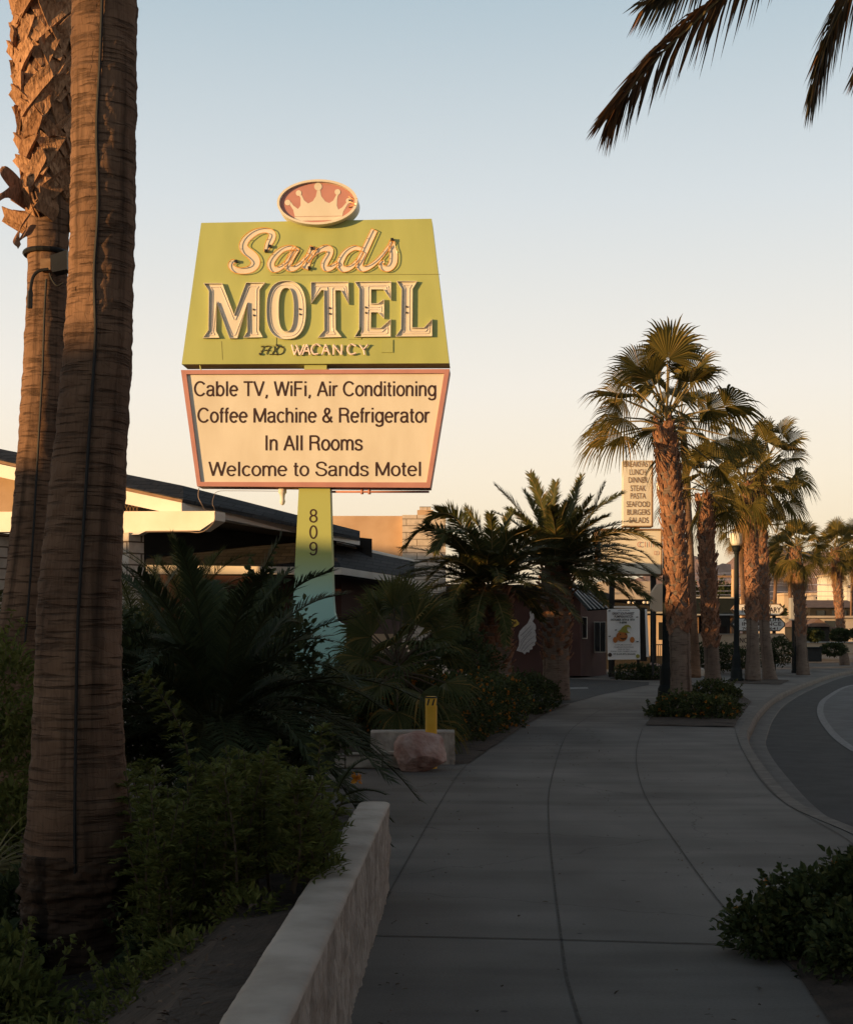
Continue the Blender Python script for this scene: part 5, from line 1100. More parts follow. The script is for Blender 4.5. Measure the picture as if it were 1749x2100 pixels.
def boulder(name, label, c, rx, ry, rz, seed, m_):
    bm = bmesh.new(); bmesh.ops.create_icosphere(bm, subdivisions=5, radius=1)
    r_ = random.Random(seed); planes = [(rdir(r_), r_.uniform(.62, .95)) for _ in range(22)]
    for v in bm.verts:
        d = v.co.normalized(); k = 1.0
        for n_, h_ in planes:
            q = d.dot(n_)
            if q > .05: k = min(k, h_ / q)
        k *= 1 + .05 * noise.noise(d * 4 + V((seed, 0, 0))) + .025 * noise.noise(d * 11)
        v.co = V((d.x * rx * k, d.y * ry * k, d.z * rz * k))
    me = bpy.data.meshes.new(name); bm.to_mesh(me); bm.free(); me.materials.append(m_); o = bpy.data.objects.new(name, me); col.objects.link(o); o.location = c; ORG[o.name] = V(c)
    return tag(o, label, 'boulder')
c = G(868, 1584); boulder('boulder', 'pinkish angular boulder at the foot of the yellow post', c + V((0, .2, .21)), .36, .29, .32, 5, M['rock'])
bo = thing('bollard', G(884, 1300 + CAMH * FPX / 16.75), 'yellow safety post with black slanted marks at its top, behind the pink boulder', 'bollard')
p = G(884, 1300 + CAMH * FPX / 16.75); zt = D(0, 1428, 16.75).z
mb = MB(); mb.lathe(p, [(.070, -.02), (.070, zt - .02), (.066, zt - .005), (.05, zt)], 28); mb.build('post', M['yellow'], bo, smooth=False)
for k in range(3):
    mb = MB(); a0 = R(-128 + k * 52); vs = []
    for i in range(6):
        aa = a0 + R(17) * i / 5
        for z, sh_ in ((zt - .105, -.16), (zt - .03, .16)): vs.append(p + V((.0715 * math.cos(aa + sh_), .0715 * math.sin(aa + sh_), z)))
    mb.add(vs, [(2 * i, 2 * i + 2, 2 * i + 3, 2 * i + 1) for i in range(5)]); mb.build('stripe', M['black'], bo)
mb = MB(); mb.lathe(p, [(.0705, zt - .022), (.0718, zt - .018), (.0718, zt - .006), (.0675, zt - .003)], 28); mb.build('top_band', M['black'], bo)
# small white back of a notice in the hedge
n_ = thing('small_sign', D(972, 1420, 24.8), 'thin white frame of a small notice standing in the hedge', 'sign')
mb = MB(); mb.tube([D(955, 1384, 24.8), D(983, 1385, 24.8), D(986, 1428, 24.8)], .012, 6); mb.build('frame', M['white'], n_)
mb = MB(); mb.pbox(957, 1387, 981, 1410, 24.83, .01); mb.build('panel', M['shade'], n_)

# ------------------------------------------------------------------ dark red building with the mural
mar = thing('street_building', D(1100, 1300, 52), 'dark red plastered building with a winged crown mural behind the date palms', 'building')
mb = MB(); mb.prism([D(930, 1386, 52.5), D(1190, 1386, 51), D(1243, 1386, 55), D(1243, 1228, 55), D(1190, 1215, 51), D(930, 1212, 52.5)], (0, 3, 0)); mb.build('wall', M['maroon'], mar)
mb = MB(); mb.prism([D(915, 1212, 51.5), D(1192, 1214, 50), D(1250, 1230, 54.5), D(1250, 1218, 54.5), D(1192, 1200, 50), D(915, 1198, 51.5)], (0, 4, 0)); mb.build('roof_edge', M['shade'], mar)
mf = flat(51.3)
for (x0, y0, x1, y1, Y) in ((1193, 1265, 1204, 1310, 51.5), (1218, 1275, 1242, 1338, 53.2)):
    mb = MB(); mb.pbox(x0, y0, x1, y1, Y - .25, .2); wf_ = mb.build('window', M['white'], mar)
    mb = MB(); mb.pbox(x0 + 1.2, y0 + 1.2, x1 - 1.4, y1 - 1.8, Y - .27, .01); 
    if x1 - x0 > 15: mb = MB(); mb.pbox(x0 + 1.2, y0 + 1.2, (x0 + x1) / 2 - .6, y1 - 1.8, Y - .27, .01); mb.pbox((x0 + x1) / 2 + .6, y0 + 1.2, x1 - 1.4, y1 - 1.8, Y - .27, .01)
    mb.build('pane', M['glass'], wf_)
def Z8(x, y): return (656.3 + x / 3.046, 943.4 + y / 3.046)
WING = [(1225, 1190), (1240, 1160), (1243, 1130), (1237, 1100), (1245, 1070), (1268, 1045), (1295, 1020), (1312, 985), (1306, 950), (1316, 940), (1334, 965), (1336, 990), (1326, 1008), (1345, 1030), (1347, 1055), (1340, 1065), (1349, 1090), (1345, 1105), (1349, 1130), (1340, 1140), (1342, 1155), (1325, 1165), (1326, 1182), (1308, 1185), (1305, 1202), (1288, 1198), (1278, 1214), (1262, 1200), (1248, 1198)]
mb = MB(); mb.prism([mf(*Z8(*q), .03) for q in WING], (0, .02, 0)); wg = mb.build('wing_mural', M['mural'], mar)
mb = MB()
for pts in ([(1245, 1180), (1270, 1130), (1320, 1075)], [(1255, 1190), (1285, 1145), (1335, 1100)], [(1268, 1196), (1300, 1160), (1335, 1135)], [(1250, 1100), (1275, 1075), (1315, 1035)], [(1250, 1140), (1275, 1105), (1325, 1050)]):
    mb.tube(spline([mf(*Z8(*q), .035) for q in pts], 8), .012, 4)
mb.build('feather_line', M['greyprint'], wg)
mb = MB()
for pts in ([(1170, 1000), (1182, 1028), (1212, 1040), (1240, 1022)], [(1170, 1000), (1190, 1005), (1200, 997), (1212, 1003), (1222, 1000), (1240, 1022)], [(1182, 1005), (1188, 1028)], [(1198, 1002), (1202, 1034)], [(1215, 1006), (1214, 1038)], [(1228, 1012), (1226, 1030)]):
    mb.tube([mf(*Z8(*q), .03) for q in pts], .028, 5)
mb.build('crown_mural', M['gold'], mar)
aw = thing('awning', D(1185, 1215, 49.5), 'sloping slatted awning over the door of the dark red building', 'awning')
mb = MB(); mb.prism([D(1160, 1196, 50.5), D(1195, 1200, 50.5), D(1246, 1247, 47.5), D(1205, 1250, 47.5)], (0, .05, -.05)); mb.build('sheet', M['darkmetal'], aw)
for i in range(5):
    u = i / 4; mb = MB(); mb.tube([D(1164 + 26 * u, 1196 + 4 * u, 50.4), D(1212 + 34 * u, 1249 - 2 * u, 47.4)], .018, 4); mb.build('slat', M['greywall'], aw)

# ------------------------------------------------------------------ banner stand
YB_ = 51.0
bn = thing('banner_stand', G(1280, 1390), 'white pumpkin patch banner hung on a dark stand at the far corner of the driveway', 'banner')
mb = MB(); nb = 14; vs = []
for i in range(nb + 1):
    for j in range(nb + 1):
        u, v = i / nb, j / nb; p = D(1244 + 67 * u + 1.5 * v, 1249 - 3 * u + 104 * v + (2 * u), YB_); vs.append(p + V((0, .03 * noise.noise(V((u * 3, v * 4, 1))), 0)))
mb.add(vs, [(i * (nb + 1) + j, (i + 1) * (nb + 1) + j, (i + 1) * (nb + 1) + j + 1, i * (nb + 1) + j + 1) for i in range(nb) for j in range(nb)]); sheet = mb.build('sheet', M['cloth'], bn, smooth=True)
bf = flat(YB_ - .04)
def ZB(x, y): return (1181.3 + x / 6.271, 1132.0 + y / 6.271)
def btext(s, x0, x1, base, cap, m_='greyprint', bold=.01):
    mb = MB(); (a, b), (c_, d_) = ZB(x0, base), ZB(x1, base); text(mb, s, a, c_, b, cap / 6.271, bf, 0, bold); mb.build('print', M[m_], sheet)
btext('2ND ANNUAL', 535, 690, 758, 16); btext('GREAT SOUTHWEST', 462, 745, 805, 30, 'brown', .02); btext('PUMPKIN PATCH', 490, 725, 845, 30, 'brown', .02)
btext('OCTOBER 16TH & 18TH', 442, 748, 882, 24, 'black', .03); btext('3-6PM', 552, 645, 918, 24, 'black', .03)
btext('COSTUME CONTEST', 500, 715, 1200, 13); btext('PUMPKIN PAINTING', 485, 735, 1230, 14); btext('TRICK OR TREAT', 530, 690, 1258, 13); btext('FOOD, FUN, GAMES, PRIZES', 440, 775, 1285, 15); btext('809 BLACK MTN. BOULDER', 475, 760, 1320, 17, 'black', .02)
def bell(name, pts, m_, off): 
    mb = MB(); mb.prism([bf(*ZB(*q), off) for q in pts], (0, .008, 0)); mb.build(name, M[m_], sheet)
def eb(cx, cy, rx, ry, n=24): return [(cx + rx * math.cos(2 * math.pi * i / n), cy + ry * math.sin(2 * math.pi * i / n)) for i in range(n)]
bell('pumpkin_print', eb(500, 1130, 30, 38), 'orange', .010); bell('pumpkin_print', eb(718, 1130, 30, 38), 'orange', .012); bell('pumpkin_print', eb(585, 1085, 72, 66), 'orange', .016)
bell('hat_print', [(525, 1025), (570, 1000), (590, 965), (625, 940), (665, 935), (692, 950), (705, 985), (680, 965), (655, 965), (650, 1000), (665, 1025), (700, 1045), (640, 1040), (570, 1030)], 'olive_print', .022)
for cx in (565, 635): bell('eye_print', eb(cx, 1060, 8, 10, 12), 'brown', .024)
bell('mouth_print', [(555, 1095), (580, 1108), (615, 1108), (645, 1092), (632, 1120), (600, 1130), (570, 1120)], 'brown', .024)
for cx, cy in ((425, 757), (780, 837), (427, 1084), (785, 1152), (508, 1003)): bell('bat_print', [(cx - 15, cy - 8), (cx - 4, cy - 3), (cx + 4, cy - 8), (cx + 15, cy - 4), (cx + 10, cy + 8), (cx, cy + 4), (cx - 10, cy + 10)], 'black', .012)
bell('pumpkin_print', eb(432, 1322, 26, 26), 'brown', .012); bell('pumpkin_print', eb(790, 1340, 24, 26), 'olive_print', .012)
mb = MB(); mb.pbox(1313, 1246, 1326, 1356, YB_ + .1, .15); mb.build('dark_panel', M['shade'], bn)
mb = MB(); mb.prism([D(1322, 1249, YB_), D(1326, 1249, YB_), D(1331, 1347, YB_), D(1325, 1347, YB_)], (0, .05, 0)); mb.build('side_sheet', M['cloth'], bn)
for x in (1248, 1306): mb = MB(); mb.pbox(x, 1352, x + 5, 1388, YB_ + .1, .1); mb.build('leg', M['shade'], bn)
mb = MB(); mb.pbox(1258, 1243, 1308, 1246.5, YB_ + .02, .06); mb.build('top_rail', M['white'], bn)
boulder('boulder', 'low brown rock under the right foot of the banner', D(1340, 1370, 50.5), .42, .3, .2, 9, M['rock'])
boulder('boulder', 'pale rock between the two nearest kerb palms far behind', G(1434, 1386) + V((0, 0, .12)), .32, .25, .28, 11, M['cap'])
bush_thing('low_shrub', 'low dark brown-green shrub in front of the banner', [(D(1300, 1380, 49), .75, .4, .3), (D(1340, 1382, 49), .5, .4, .26)], 1800, .09, 71, 'hedge')

# ------------------------------------------------------------------ street lamps
def lamp(label, px, Y, top, globe=True):
    b = V((D(px, 0, Y).x, Y, 0)); t = thing('street_lamp', b, label, 'street lamp', 'street lamps along the kerb'); zt = D(0, top, Y).z
    mb = MB(); mb.lathe(b, [(.24, 0), (.24, .10), (.20, .14), (.19, .40), (.15, .48), (.14, .85), (.105, .95), (.095, 1.1), (.075, zt - .75), (.095, zt - .70), (.075, zt - .64)], 16); mb.build('post', M['darkmetal'], t, smooth=False)
    mb = MB(); mb.lathe(b + V((0, 0, zt)), [(.11, -.66), (.14, -.60), (.15, -.52), (.17, -.47), (.12, -.46)], 18); mb.build('globe_holder', M['darkmetal'], t)
    mb = MB(); mb.lathe(b + V((0, 0, zt)), [(.10, -.455), (.16, -.44), (.195, -.36), (.215, -.24), (.225, -.12), (.225, -.08), (.20, -.075)], 24); mb.build('globe', M['globe'], t, smooth=True)
    mb = MB(); mb.lathe(b + V((0, 0, zt)), [(.222, -.074), (.228, -.07), (.20, -.045), (.12, -.02), (.05, 0), (.02, .03)], 24); mb.build('globe_cap', M['globe'], t, smooth=True)
lamp('black street lamp with a white globe seen clear against the sky', 1509.5, 47.0, 1091)
lamp('black street lamp mostly hidden behind the trunk of the largest kerb palm', 1366, 31.0, 985)
lamp('black street lamp mostly hidden behind the mid-sized lone kerb palm', 1634, 57.5, 1140)

# ------------------------------------------------------------------ roadside signs and shops down the street
ms = thing('menu_sign', D(1300, 1300, 50), 'tall cream sign listing breakfast, lunch and dinner dishes above a wide cream cabinet', 'sign')
YM = 52.0; mfn = flat(YM)
mb = MB(); mb.pbox(1278, 944, 1338, 1078, YM, .5); pn = mb.build('list_panel', M['cream'], ms)
mb = MB(); mb.pbox(1335.5, 944, 1339, 1080, YM - .05, .6); mb.pbox(1278, 1078, 1339, 1080.5, YM - .05, .6); mb.build('panel_edge', M['wood'], ms)
def Z6b(x, y): return (1132 + x / 2.8355, 623.5 + y / 2.8355)
for s_, x0, x1, y in (('BREAKFAST', 416, 572, 947), ('LUNCH', 447, 542, 993), ('DINNER', 442, 552, 1039), ('STEAK', 453, 542, 1087), ('PASTA', 453, 542, 1132), ('SEAFOOD', 430, 566, 1180), ('BURGERS', 434, 566, 1226), ('SALADS', 445, 558, 1273)):
    mb = MB(); a, b = Z6b(x0, y); text(mb, s_, a, Z6b(x1, y)[0], b, 11.4, mfn, .02, .004); mb.build('lettering', M['wood'], pn)
mb = MB(); mb.pbox(1301, 1080, 1311, 1088, YM + .15, .2); mb.build('post', M['wood'], ms)
mb = MB(); mb.pbox(1224, 1086, 1357, 1178, YM + .05, .5); cb = mb.build('cabinet', M['cream'], ms)
mb = MB()
for q in ((1222, 1084, 1358, 1087.5), (1222, 1087.5, 1225.5, 1180), (1355, 1087.5, 1358, 1180), (1222, 1177, 1358, 1180)): mb.pbox(*q, YM - .02, .62)
mb.build('cabinet_frame', M['wood'], cb)
mb = MB(); text(mb, 'C I I I', 1306, 1340, 1122, 11, mfn, .0); text(mb, 'D I', 1341, 1352, 1138, 8, mfn, .0); mb.build('lettering', M['salmon'], cb)
for x in (1250, 1335): mb = MB(); mb.pbox(x, 1180, x + 10, 1400, YM + .2, .25); mb.build('post', M['shade'], ms)

sh1 = thing('street_building', D(1280, 1300, 64), 'shop with a pale fascia band carrying a telephone number above a dark front', 'building')
mb = MB(); mb.pbox(1231, 1192, 1345, 1229, 62, 1.5); fb = mb.build('fascia', M['palewall'], sh1)
mb = MB(); text(mb, '702-2', 1316, 1338, 1220, 9, flat(62), .02); text(mb, 'auto service', 1240, 1285, 1219, 6, flat(62), .02); mb.build('lettering', M['greyprint'], fb)
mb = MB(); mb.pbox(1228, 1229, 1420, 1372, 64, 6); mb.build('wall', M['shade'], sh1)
for x in (1289, 1299, 1320, 1328, 1354): mb = MB(); mb.lathe(D(x, 1235.5, 61.9), [(.05, -.05), (.07, 0), (.05, .05)], 8); mb.build('lamp', M['white'], sh1)
mb = MB(); mb.pbox(1322, 1262, 1400, 1345, 63.9, .1); mb.build('cream_front', M['tan'], sh1)
mb = MB(); mb.pbox(1350, 1276, 1364, 1312, 63.85, .08); mb.build('window', M['glass'], sh1)
mb = MB(); mb.pbox(1322, 1254, 1412, 1258, 63.0, 1); mb.build('canopy_edge', M['greywall'], sh1)
cs = thing('hanging_sign', D(1352, 1300, 48), 'cream six-sided sign board on a dark post left of the largest kerb palm', 'sign')
mb = MB(); mb.prism([D(1336, 1215, 47), D(1348, 1198, 47), D(1395, 1190, 47), D(1395, 1254, 47), D(1342, 1254, 47), D(1336, 1248, 47)], (0, .4, 0)); mb.build('board', M['tan'], cs)
mb = MB(); mb.pbox(1337, 1254, 1341, 1385, 47.1, .12); mb.build('post', M['black'], cs)
fen = thing('railing', D(1350, 1385, 50), 'black metal railing between the banner and the largest kerb palm', 'railing')
for k in range(9):
    mb = MB(); mb.pbox(1336 + k * 4.2, 1322, 1337 + k * 4.2, 1372, 50, .03); mb.build('bar', M['black'], fen)
mb = MB(); mb.pbox(1335, 1321, 1373, 1323, 49.98, .07); mb.pbox(1335, 1366, 1373, 1368, 49.98, .07); mb.build('rail', M['black'], fen)

sh2 = thing('street_building', D(1460, 1300, 66), 'low shop with a dark canopy and brown posts between the second and third kerb palms', 'building')
mb = MB(); mb.pbox(1400, 1226, 1516, 1261, 62, 5); mb.build('canopy', M['darkmetal'], sh2)
mb = MB(); mb.pbox(1400, 1224, 1517, 1227, 61.9, 5.2); mb.pbox(1400, 1259, 1517, 1262, 61.9, .3); mb.build('canopy_edge', M['greywall'], sh2)
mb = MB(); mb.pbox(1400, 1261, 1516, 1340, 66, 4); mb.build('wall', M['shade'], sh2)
for x in (1425, 1446, 1499): mb = MB(); mb.pbox(x, 1262, x + 7, 1330, 62.6, .2); mb.build('post', M['wood'], sh2)
for q in ((1408, 1268, 1424, 1300), (1460, 1285, 1490, 1305)): mb = MB(); mb.pbox(*q, 65.9, .05); mb.build('window', M['glass'], sh2)
ow = thing('garden_wall', D(1460, 1340, 61), 'low tan wall catching orange sunlight beyond the second kerb palm', 'wall')
mb = MB(); mb.pbox(1405, 1301, 1508, 1345, 60.5, .3); mb.build('face', M['tan'], ow); mb = MB(); mb.pbox(1404, 1299.5, 1509, 1301.2, 60.45, .4); mb.build('coping', M['palewall'], ow)

def hexsign(label, rows, x0, y0, x1, y1, Y, face, edge, cut):
    t = thing('road_sign', D((x0 + x1) / 2, 1300, Y), label, 'sign', 'stacked arrow-ended business signs')
    ym = (y0 + y1) / 2; o = [(x0, ym), (x0 + cut, y0), (x1 - cut, y0), (x1, ym - (y1 - y0) * .12), (x1, ym + (y1 - y0) * .12), (x1 - cut, y1), (x0 + cut, y1)]
    mb = MB(); mb.prism([D(*p, Y) for p in o], (0, .35, 0)); mb.build('cabinet', edge, t)
    mb = MB(); mb.prism([D(*p, Y - .02) for p in inset(o, 2.0)], (0, .015, 0)); fc = mb.build('face', face, t)
    for s_, a, b, base, cap in rows:
        mb = MB(); text(mb, s_, a, b, base, cap, flat(Y - .02), .01, .015); mb.build('lettering', M['brown'], fc)
    return t
h1 = hexsign('white arrow-ended sign ending in the letters ARY, topmost of the three behind the kerb palms', [('FARM LIBRARY', 1520, 1600, 1256, 10.5)], 1500, 1238, 1607, 1262.5, 58, M['cloth'], M['wood'], 10)
for x in (1540, 1585): mb = MB(); mb.pbox(x, 1262.5, x + 5, 1390, 58.1, .2); mb.build('post', M['shade'], h1)
hexsign('white arrow-ended insurance sign in the middle of the three behind the kerb palms', [('AUTO    LIFE', 1523, 1600, 1274, 5.5), ('INSURANCE', 1521, 1601, 1283, 7), ('702 - 21 - 641', 1521, 1594, 1291.5, 5)], 1500, 1266.5, 1609, 1294.5, 57.8, M['cloth'], M['shade'], 11)
hexsign('yellowish arrow-ended realty sign, lowest of the three behind the kerb palms', [('NORTON REALTY', 1516, 1605, 1318, 10), ('WE CARE   TODAY', 1520, 1598, 1331, 8)], 1503, 1299, 1620, 1342, 57.6, M['yellowface'] if 'yellowface' in M else M['tan'], M['wood'], 14)
gs = thing('pole_sign', D(1627, 1300, 62), 'blank grey slab sign on a post left of the mid-sized kerb palm', 'sign')
mb = MB(); mb.pbox(1621, 1226, 1634, 1272, 62, .4); mb.build('slab', M['greywall'], gs); mb = MB(); mb.pbox(1625, 1272, 1629, 1380, 62.1, .2); mb.build('post', M['shade'], gs)

def house(label, x0, x1, ytop, yeave, ybot, Y, dep, wall, roof, grp='houses and shops down the street', ridge=None, windows=(), cat='house', overh=4):
    t = thing('house', D((x0 + x1) / 2, ybot, Y), label, cat, grp)
    mb = MB(); mb.pbox(x0, yeave, x1, ybot, Y, dep); mb.build('wall', wall, t)
    a, b = D(x0 - overh, yeave, Y - .4), D(x1 + overh, yeave, Y - .4); zr = D(0, ytop, Y).z
    mb = MB()
    if ridge is None:                                  # flat roof with parapet
        mb.box(a.x, b.x, Y - .3, Y + dep + .3, a.z, zr)
    elif ridge == 'x':
        mb.add([a, b, V((b.x, Y + dep / 2, zr)), V((a.x, Y + dep / 2, zr)), V((b.x, Y + dep + .4, a.z)), V((a.x, Y + dep + .4, a.z))], [(0, 1, 2, 3), (3, 2, 4, 5), (0, 3, 5), (1, 4, 2), (0, 5, 4, 1)])
    else:
        xm = (a.x + b.x) / 2; mb.prism([a, b, V((xm, a.y, zr))], (0, dep + .8, 0))
    mb.build('roof', roof, t)
    for (wx0, wy0, wx1, wy1) in windows: mb = MB(); mb.pbox(wx0, wy0, wx1, wy1, Y - .06, .05); mb.build('window', M['glass'], t)
    return t
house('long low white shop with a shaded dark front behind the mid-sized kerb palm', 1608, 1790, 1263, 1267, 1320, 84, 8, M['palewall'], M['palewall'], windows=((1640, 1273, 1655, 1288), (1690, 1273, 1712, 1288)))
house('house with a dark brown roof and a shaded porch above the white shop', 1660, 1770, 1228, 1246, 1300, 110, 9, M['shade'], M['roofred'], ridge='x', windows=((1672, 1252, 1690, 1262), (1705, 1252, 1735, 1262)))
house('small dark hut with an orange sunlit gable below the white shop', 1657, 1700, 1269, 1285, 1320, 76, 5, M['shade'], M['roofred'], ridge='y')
house('small orange sunlit wall shed beside the dark hut', 1702, 1722, 1286, 1290, 1318, 78, 4, M['plaster'], M['roofred'], windows=((1708, 1296, 1713, 1304),))
house('narrow pale sunlit chimney-like tower left of the mid-sized kerb palm', 1607, 1620, 1216, 1220, 1300, 98, 2, M['tan'], M['tan'], overh=0)
house('tall sunlit cream wall at the right edge', 1735, 1790, 1172, 1176, 1300, 120, 9, M['cream'], M['tan'], windows=((1738, 1200, 1742, 1206),), overh=0)
house('pale pink house with two small windows below the mountains', 1667, 1692, 1216, 1221, 1250, 160, 8, M['palewall'], M['tan'], windows=((1672, 1224, 1676, 1228), (1682, 1224, 1686, 1228)))
house('low sunlit house with a brown roof left of the street lamp far behind', 1455, 1502, 1214, 1222, 1260, 140, 9, M['plaster'], M['roofred'], ridge='x')
house('low tan house glimpsed left of the second kerb palm far behind', 1405, 1440, 1206, 1214, 1260, 130, 9, M['plaster'], M['roofred'], ridge='x')
house('sunlit tan house between the bristly kerb palms far behind', 1585, 1640, 1222, 1230, 1300, 135, 9, M['tan'], M['roofred'], ridge='x', windows=((1596, 1236, 1602, 1244),))
house('far house with a low brown roof under the power lines', 1520, 1575, 1216, 1223, 1290, 170, 9, M['tan'], M['roofred'], ridge='x')
house('far pinkish house at the right below the mountains', 1700, 1735, 1214, 1222, 1260, 190, 9, M['plaster'], M['roofred'], ridge='x')
tw = thing('garden_wall', D(1700, 1338, 68), 'long low tan wall beyond the bin at the right', 'wall')
mb = MB(); mb.pbox(1600, 1318, 1800, 1339, 70, .3); mb.build('face', M['tan'], tw); mb = MB(); mb.pbox(1599, 1316, 1801, 1318, 69.9, .5); mb.build('coping', M['greywall'], tw)
tb = thing('litter_bin', D(1670, 1352, 62), 'dark square litter bin beside the mid-sized kerb palm', 'bin')
mb = MB(); mb.pbox(1656, 1330, 1684, 1357, 61, 1.0); mb.build('body', M['black'], tb); mb = MB(); mb.pbox(1654.5, 1327, 1685.5, 1330, 60.9, 1.2); mb.build('lid', M['darkmetal'], tb)
cr_ = random.Random(5)
for lab, x, y, rx, ry, Y in (('round clipped bush right behind the mid-sized kerb palm', 1670, 1303, 17, 12, 66), ('round clipped bush right of the low tan wall top', 1722, 1303, 20, 12, 67), ('round clipped bush at the right edge behind the farthest kerb palm', 1760, 1300, 16, 13, 66), ('dark bush low behind the bin', 1708, 1332, 26, 12, 64)):
    bush_thing('clipped_bush', lab, [(D(x, y, Y), rx / FPX * Y, .6, ry / FPX * Y)], 1000, .12, int(x), 'hedge', grp='clipped bushes by the far wall', rough=.15)
bush_thing('dark_hedge', 'dark hedge in front of the low orange-lit wall', [(D(1430, 1345, 57), .7, .5, .55), (D(1470, 1348, 57), .8, .5, .6), (D(1500, 1350, 56.5), .6, .5, .5)], 3000, .10, 81, rough=.4)
bush_thing('leafy_bush', 'dark bush in front of the lowest arrow-ended sign', [(D(1600, 1335, 55), .5, .4, .55), (D(1560, 1348, 55), .6, .4, .4), (D(1525, 1352, 55), .5, .4, .35)], 2600, .10, 82, rough=.4)
def round_tree(label, x, ytop, ybot, Y, wpx, seed, grp='trees among the far houses'):
    r_ = random.Random(seed); b = D(x, ybot, Y); h = (ybot - ytop) / FPX * Y; w_ = wpx / FPX * Y
    blobs = [(b + V((r_.uniform(-.3, .3) * w_, r_.uniform(-.3, .3) * w_, h * r_.uniform(.5, .8))), w_ * r_.uniform(.25, .42), w_ * .4, h * r_.uniform(.18, .3)) for _ in range(5)]
    a, _, c_ = bush(blobs, 1400, .30, r_, rough=.5, wfac=.4, stems=False); t = thing('tree', b, label, 'tree', grp); a.build('crown', M['hedge'], t)
    mb = MB(); mb.tube([b, b + V((.1, 0, h * .4)), b + V((0, 0, h * .75))], [.18, .14, .05], 7); mb.build('trunk', M['stem'], t)
round_tree('dark tree right behind the street lamp post', 1488, 1190, 1290, 112, 36, 91); round_tree('dark tree at the left of the pale tower', 1585, 1245, 1300, 90, 40, 92); round_tree('small tree between the pale pink house and the tall lit wall', 1700, 1205, 1260, 150, 26, 93)
round_tree('palm-like small tree seen between the two nearest kerb palms', 1424, 1195, 1290, 118, 14, 94)
# wooden poles and wires against the mountains
def wood_pole(label, x, y0, Y, h=None):
    b = D(x, 1330, Y); b.z = -.1; t = thing('utility_pole', b, label, 'utility pole', 'wooden poles down the street'); z = D(0, y0, Y).z
    mb = MB(); mb.lathe(b, [(.16, 0), (.12, z + .1)], 10); mb.build('post', M['plaster'], t)
    mb = MB(); mb.box(b.x - 1.0, b.x + 1.0, b.y - .05, b.y + .05, z - .5, z - .38); mb.build('crossarm', M['wood'], t)
wood_pole('wooden pole just left of the street lamp, before the mountains', 1503, 1168, 88); wood_pole('wooden pole behind the bristly pair of kerb palms', 1551, 1172, 100)
for i, (ya, yb) in enumerate(((1176, 1164), (1190, 1180), (1202, 1196), (1213, 1212), (1184, 1205), (1221, 1222))):
    mb = MB(); P_ = [D(1395, ya, 95 + i), D(1500, ya - 1, 98 + i), D(1600, (ya + yb) / 2 + 1, 100 + i), D(1800, yb, 104 + i)]; mb.tube(spline(P_, 14), .022, 4)
    tag(mb.build('power_line', M['neon_pink'], loc=P_[0]), 'thin pale overhead wire crossing in front of the mountains', 'wire', 'overhead wires')

# ------------------------------------------------------------------ mountains
PROF = [(-2500, 1240), (-500, 1230), (800, 1232), (1200, 1205), (1350, 1165), (1400, 1140), (1420, 1129), (1450, 1135), (1475, 1150), (1500, 1137), (1522, 1118), (1545, 1106), (1580, 1108), (1600, 1112), (1640, 1122), (1700, 1118), (1749, 1128), (1900, 1120), (2300, 1180), (4500, 1240)]
def prof(x):
    for (a, ya), (b, yb) in zip(PROF, PROF[1:]):
        if a <= x <= b: return ya + (yb - ya) * (x - a) / (b - a)
    return 1250
YMt = 3200.0; nx, ny = 420, 46; vs = []; x0, x1 = -700.0, 2600.0
for j in range(ny + 1):
    v = j / ny; Y = 1500 + (YMt + 500 - 1500) * v
    for i in range(nx + 1):
        px = x0 + (x1 - x0) * i / nx; X = (px - CXP) / FPX * YMt
        H = (HOR - prof(px)) / FPX * YMt
        e = max(0, min(1, (Y - 1500) / (YMt - 1500))); s = (e ** 1.7) if Y <= YMt else max(0, 1 - (Y - YMt) / 700)
        ridge = 1 - abs(noise.noise(V((X / 170, Y / 600, 0)))) * 1.6 * (1 - e * .8)
        ng = noise.fractal(V((X / 130, Y / 130, 3)), 1.0, 2.0, 5) * .16 * (1 - .75 * e)
        z = H * s * max(.15, ridge * (.75 + .25 * e) + ng + .12 * (1 - e)) if e < 1 else H * s * (1 + .0 * ng)
        z += 5 * noise.fractal(V((X / 25, Y / 60, 9)), 1.0, 2.0, 3)
        vs.append((X, Y, z - 4))
mb = MB(); mb.add(vs, [(j * (nx + 1) + i, j * (nx + 1) + i + 1, (j + 1) * (nx + 1) + i + 1, (j + 1) * (nx + 1) + i) for j in range(ny) for i in range(nx)])
struct(mb.build('mountains', M['mountain']))

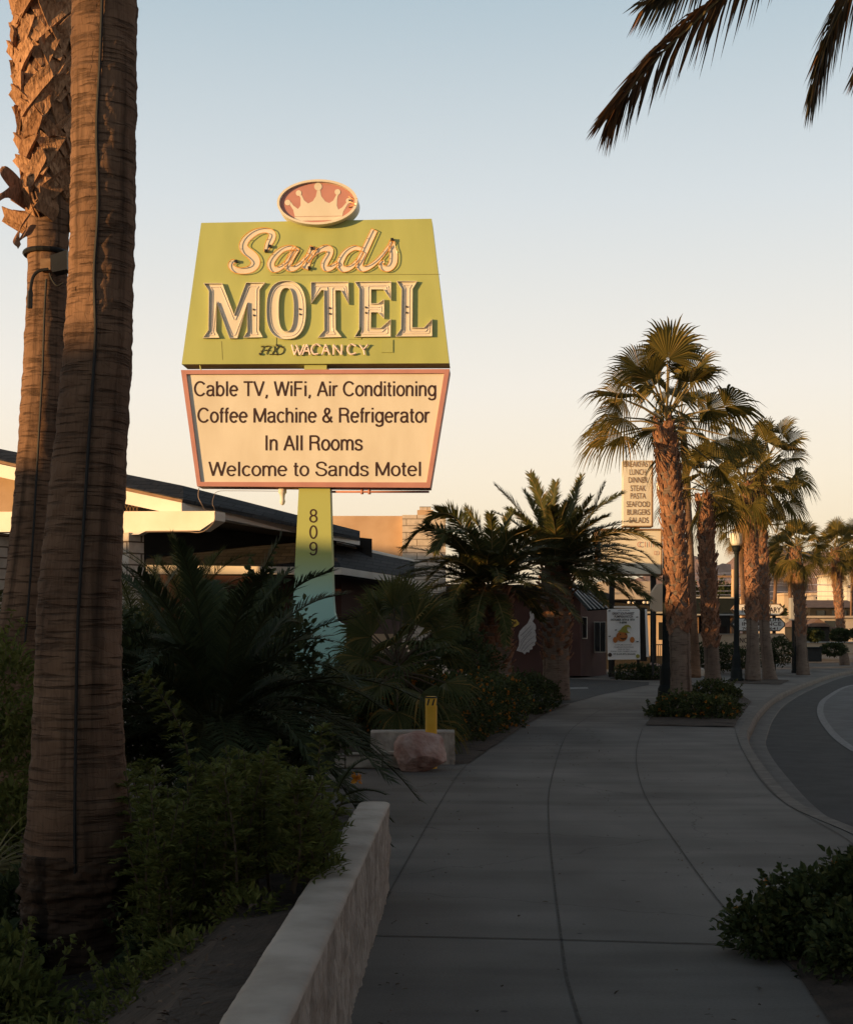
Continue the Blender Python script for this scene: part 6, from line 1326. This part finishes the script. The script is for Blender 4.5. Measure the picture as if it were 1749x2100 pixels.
# ------------------------------------------------------------------ unseen buildings added out of view to cut the low sun and dim the sky light
ud = V((to_sun.x, to_sun.y, 0)).normalized(); vd = V((-ud.y, ud.x, 0))
for v0, v1, h, lab in ((-13, 2.5, 5.5, 'low flat-roofed tan shop across the street behind the viewer'), (-30, -13.2, 6.2, 'long flat-roofed tan shop left of the low shop behind the viewer'), (-45, -30.6, 8.2, 'plain two-storey tan house left of the long shop behind the viewer')):  # added unseen buildings, sized to set the sun's shadow lines
    t = thing('street_building', ud * 27 + vd * (v0 + v1) / 2, lab, 'building')  # added unseen building that cuts off the low sun
    mb = MB(); P_ = [ud * 26 + vd * v0, ud * 26 + vd * v1, ud * 36 + vd * v1, ud * 36 + vd * v0]; mb.prism([p + V((0, 0, -.2)) for p in P_], (0, 0, h)); mb.build('wall', M['tan'], t)
    q = ud * 25.7; mb = MB(); mb.prism([p + V((0, 0, h - .2)) for p in (ud * 25.8 + vd * (v0 - .2), ud * 25.8 + vd * (v1 + .2), ud * 36.2 + vd * (v1 + .2), ud * 36.2 + vd * (v0 - .2))], (0, 0, .12)); mb.build('roof', M['roofred'], t)
for lab, x0, x1, y0, y1, h in (('tall brown apartment block behind the viewer', -9, 30, -26, -12, 9), ('tall brown hotel block across the road outside the right of the picture', 21, 34, -10, 30, 9)):  # plain blocks out of view, put in to darken the sky light
    t = thing('sky_blocker', V(((x0 + x1) / 2, (y0 + y1) / 2, 0)), lab, 'building'); mb = MB(); mb.box(x0, x1, y0, y1, -.2, h); mb.build('wall', M['roofred'], t); mb = MB(); mb.box(x0 - .3, x1 + .3, y0 - .3, y1 + .3, h, h + .15); mb.build('roof', M['greywall'], t)

# ------------------------------------------------------------------ thin evening haze over the whole valley
hm = bpy.data.materials.new('valley_haze'); hm.use_nodes = True; t = hm.node_tree; t.nodes.remove(t.nodes['Principled BSDF'])
pv = t.nodes.new('ShaderNodeVolumePrincipled'); pv.inputs['Color'].default_value = (.86, .82, .80, 1); pv.inputs['Density'].default_value = .00005; pv.inputs['Anisotropy'].default_value = .2
t.links.new(pv.outputs[0], t.nodes['Material Output'].inputs['Volume'])
mb = MB(); mb.box(-9050, 9050, -320, 9050, -6, 330); stuff(mb.build('haze', hm))
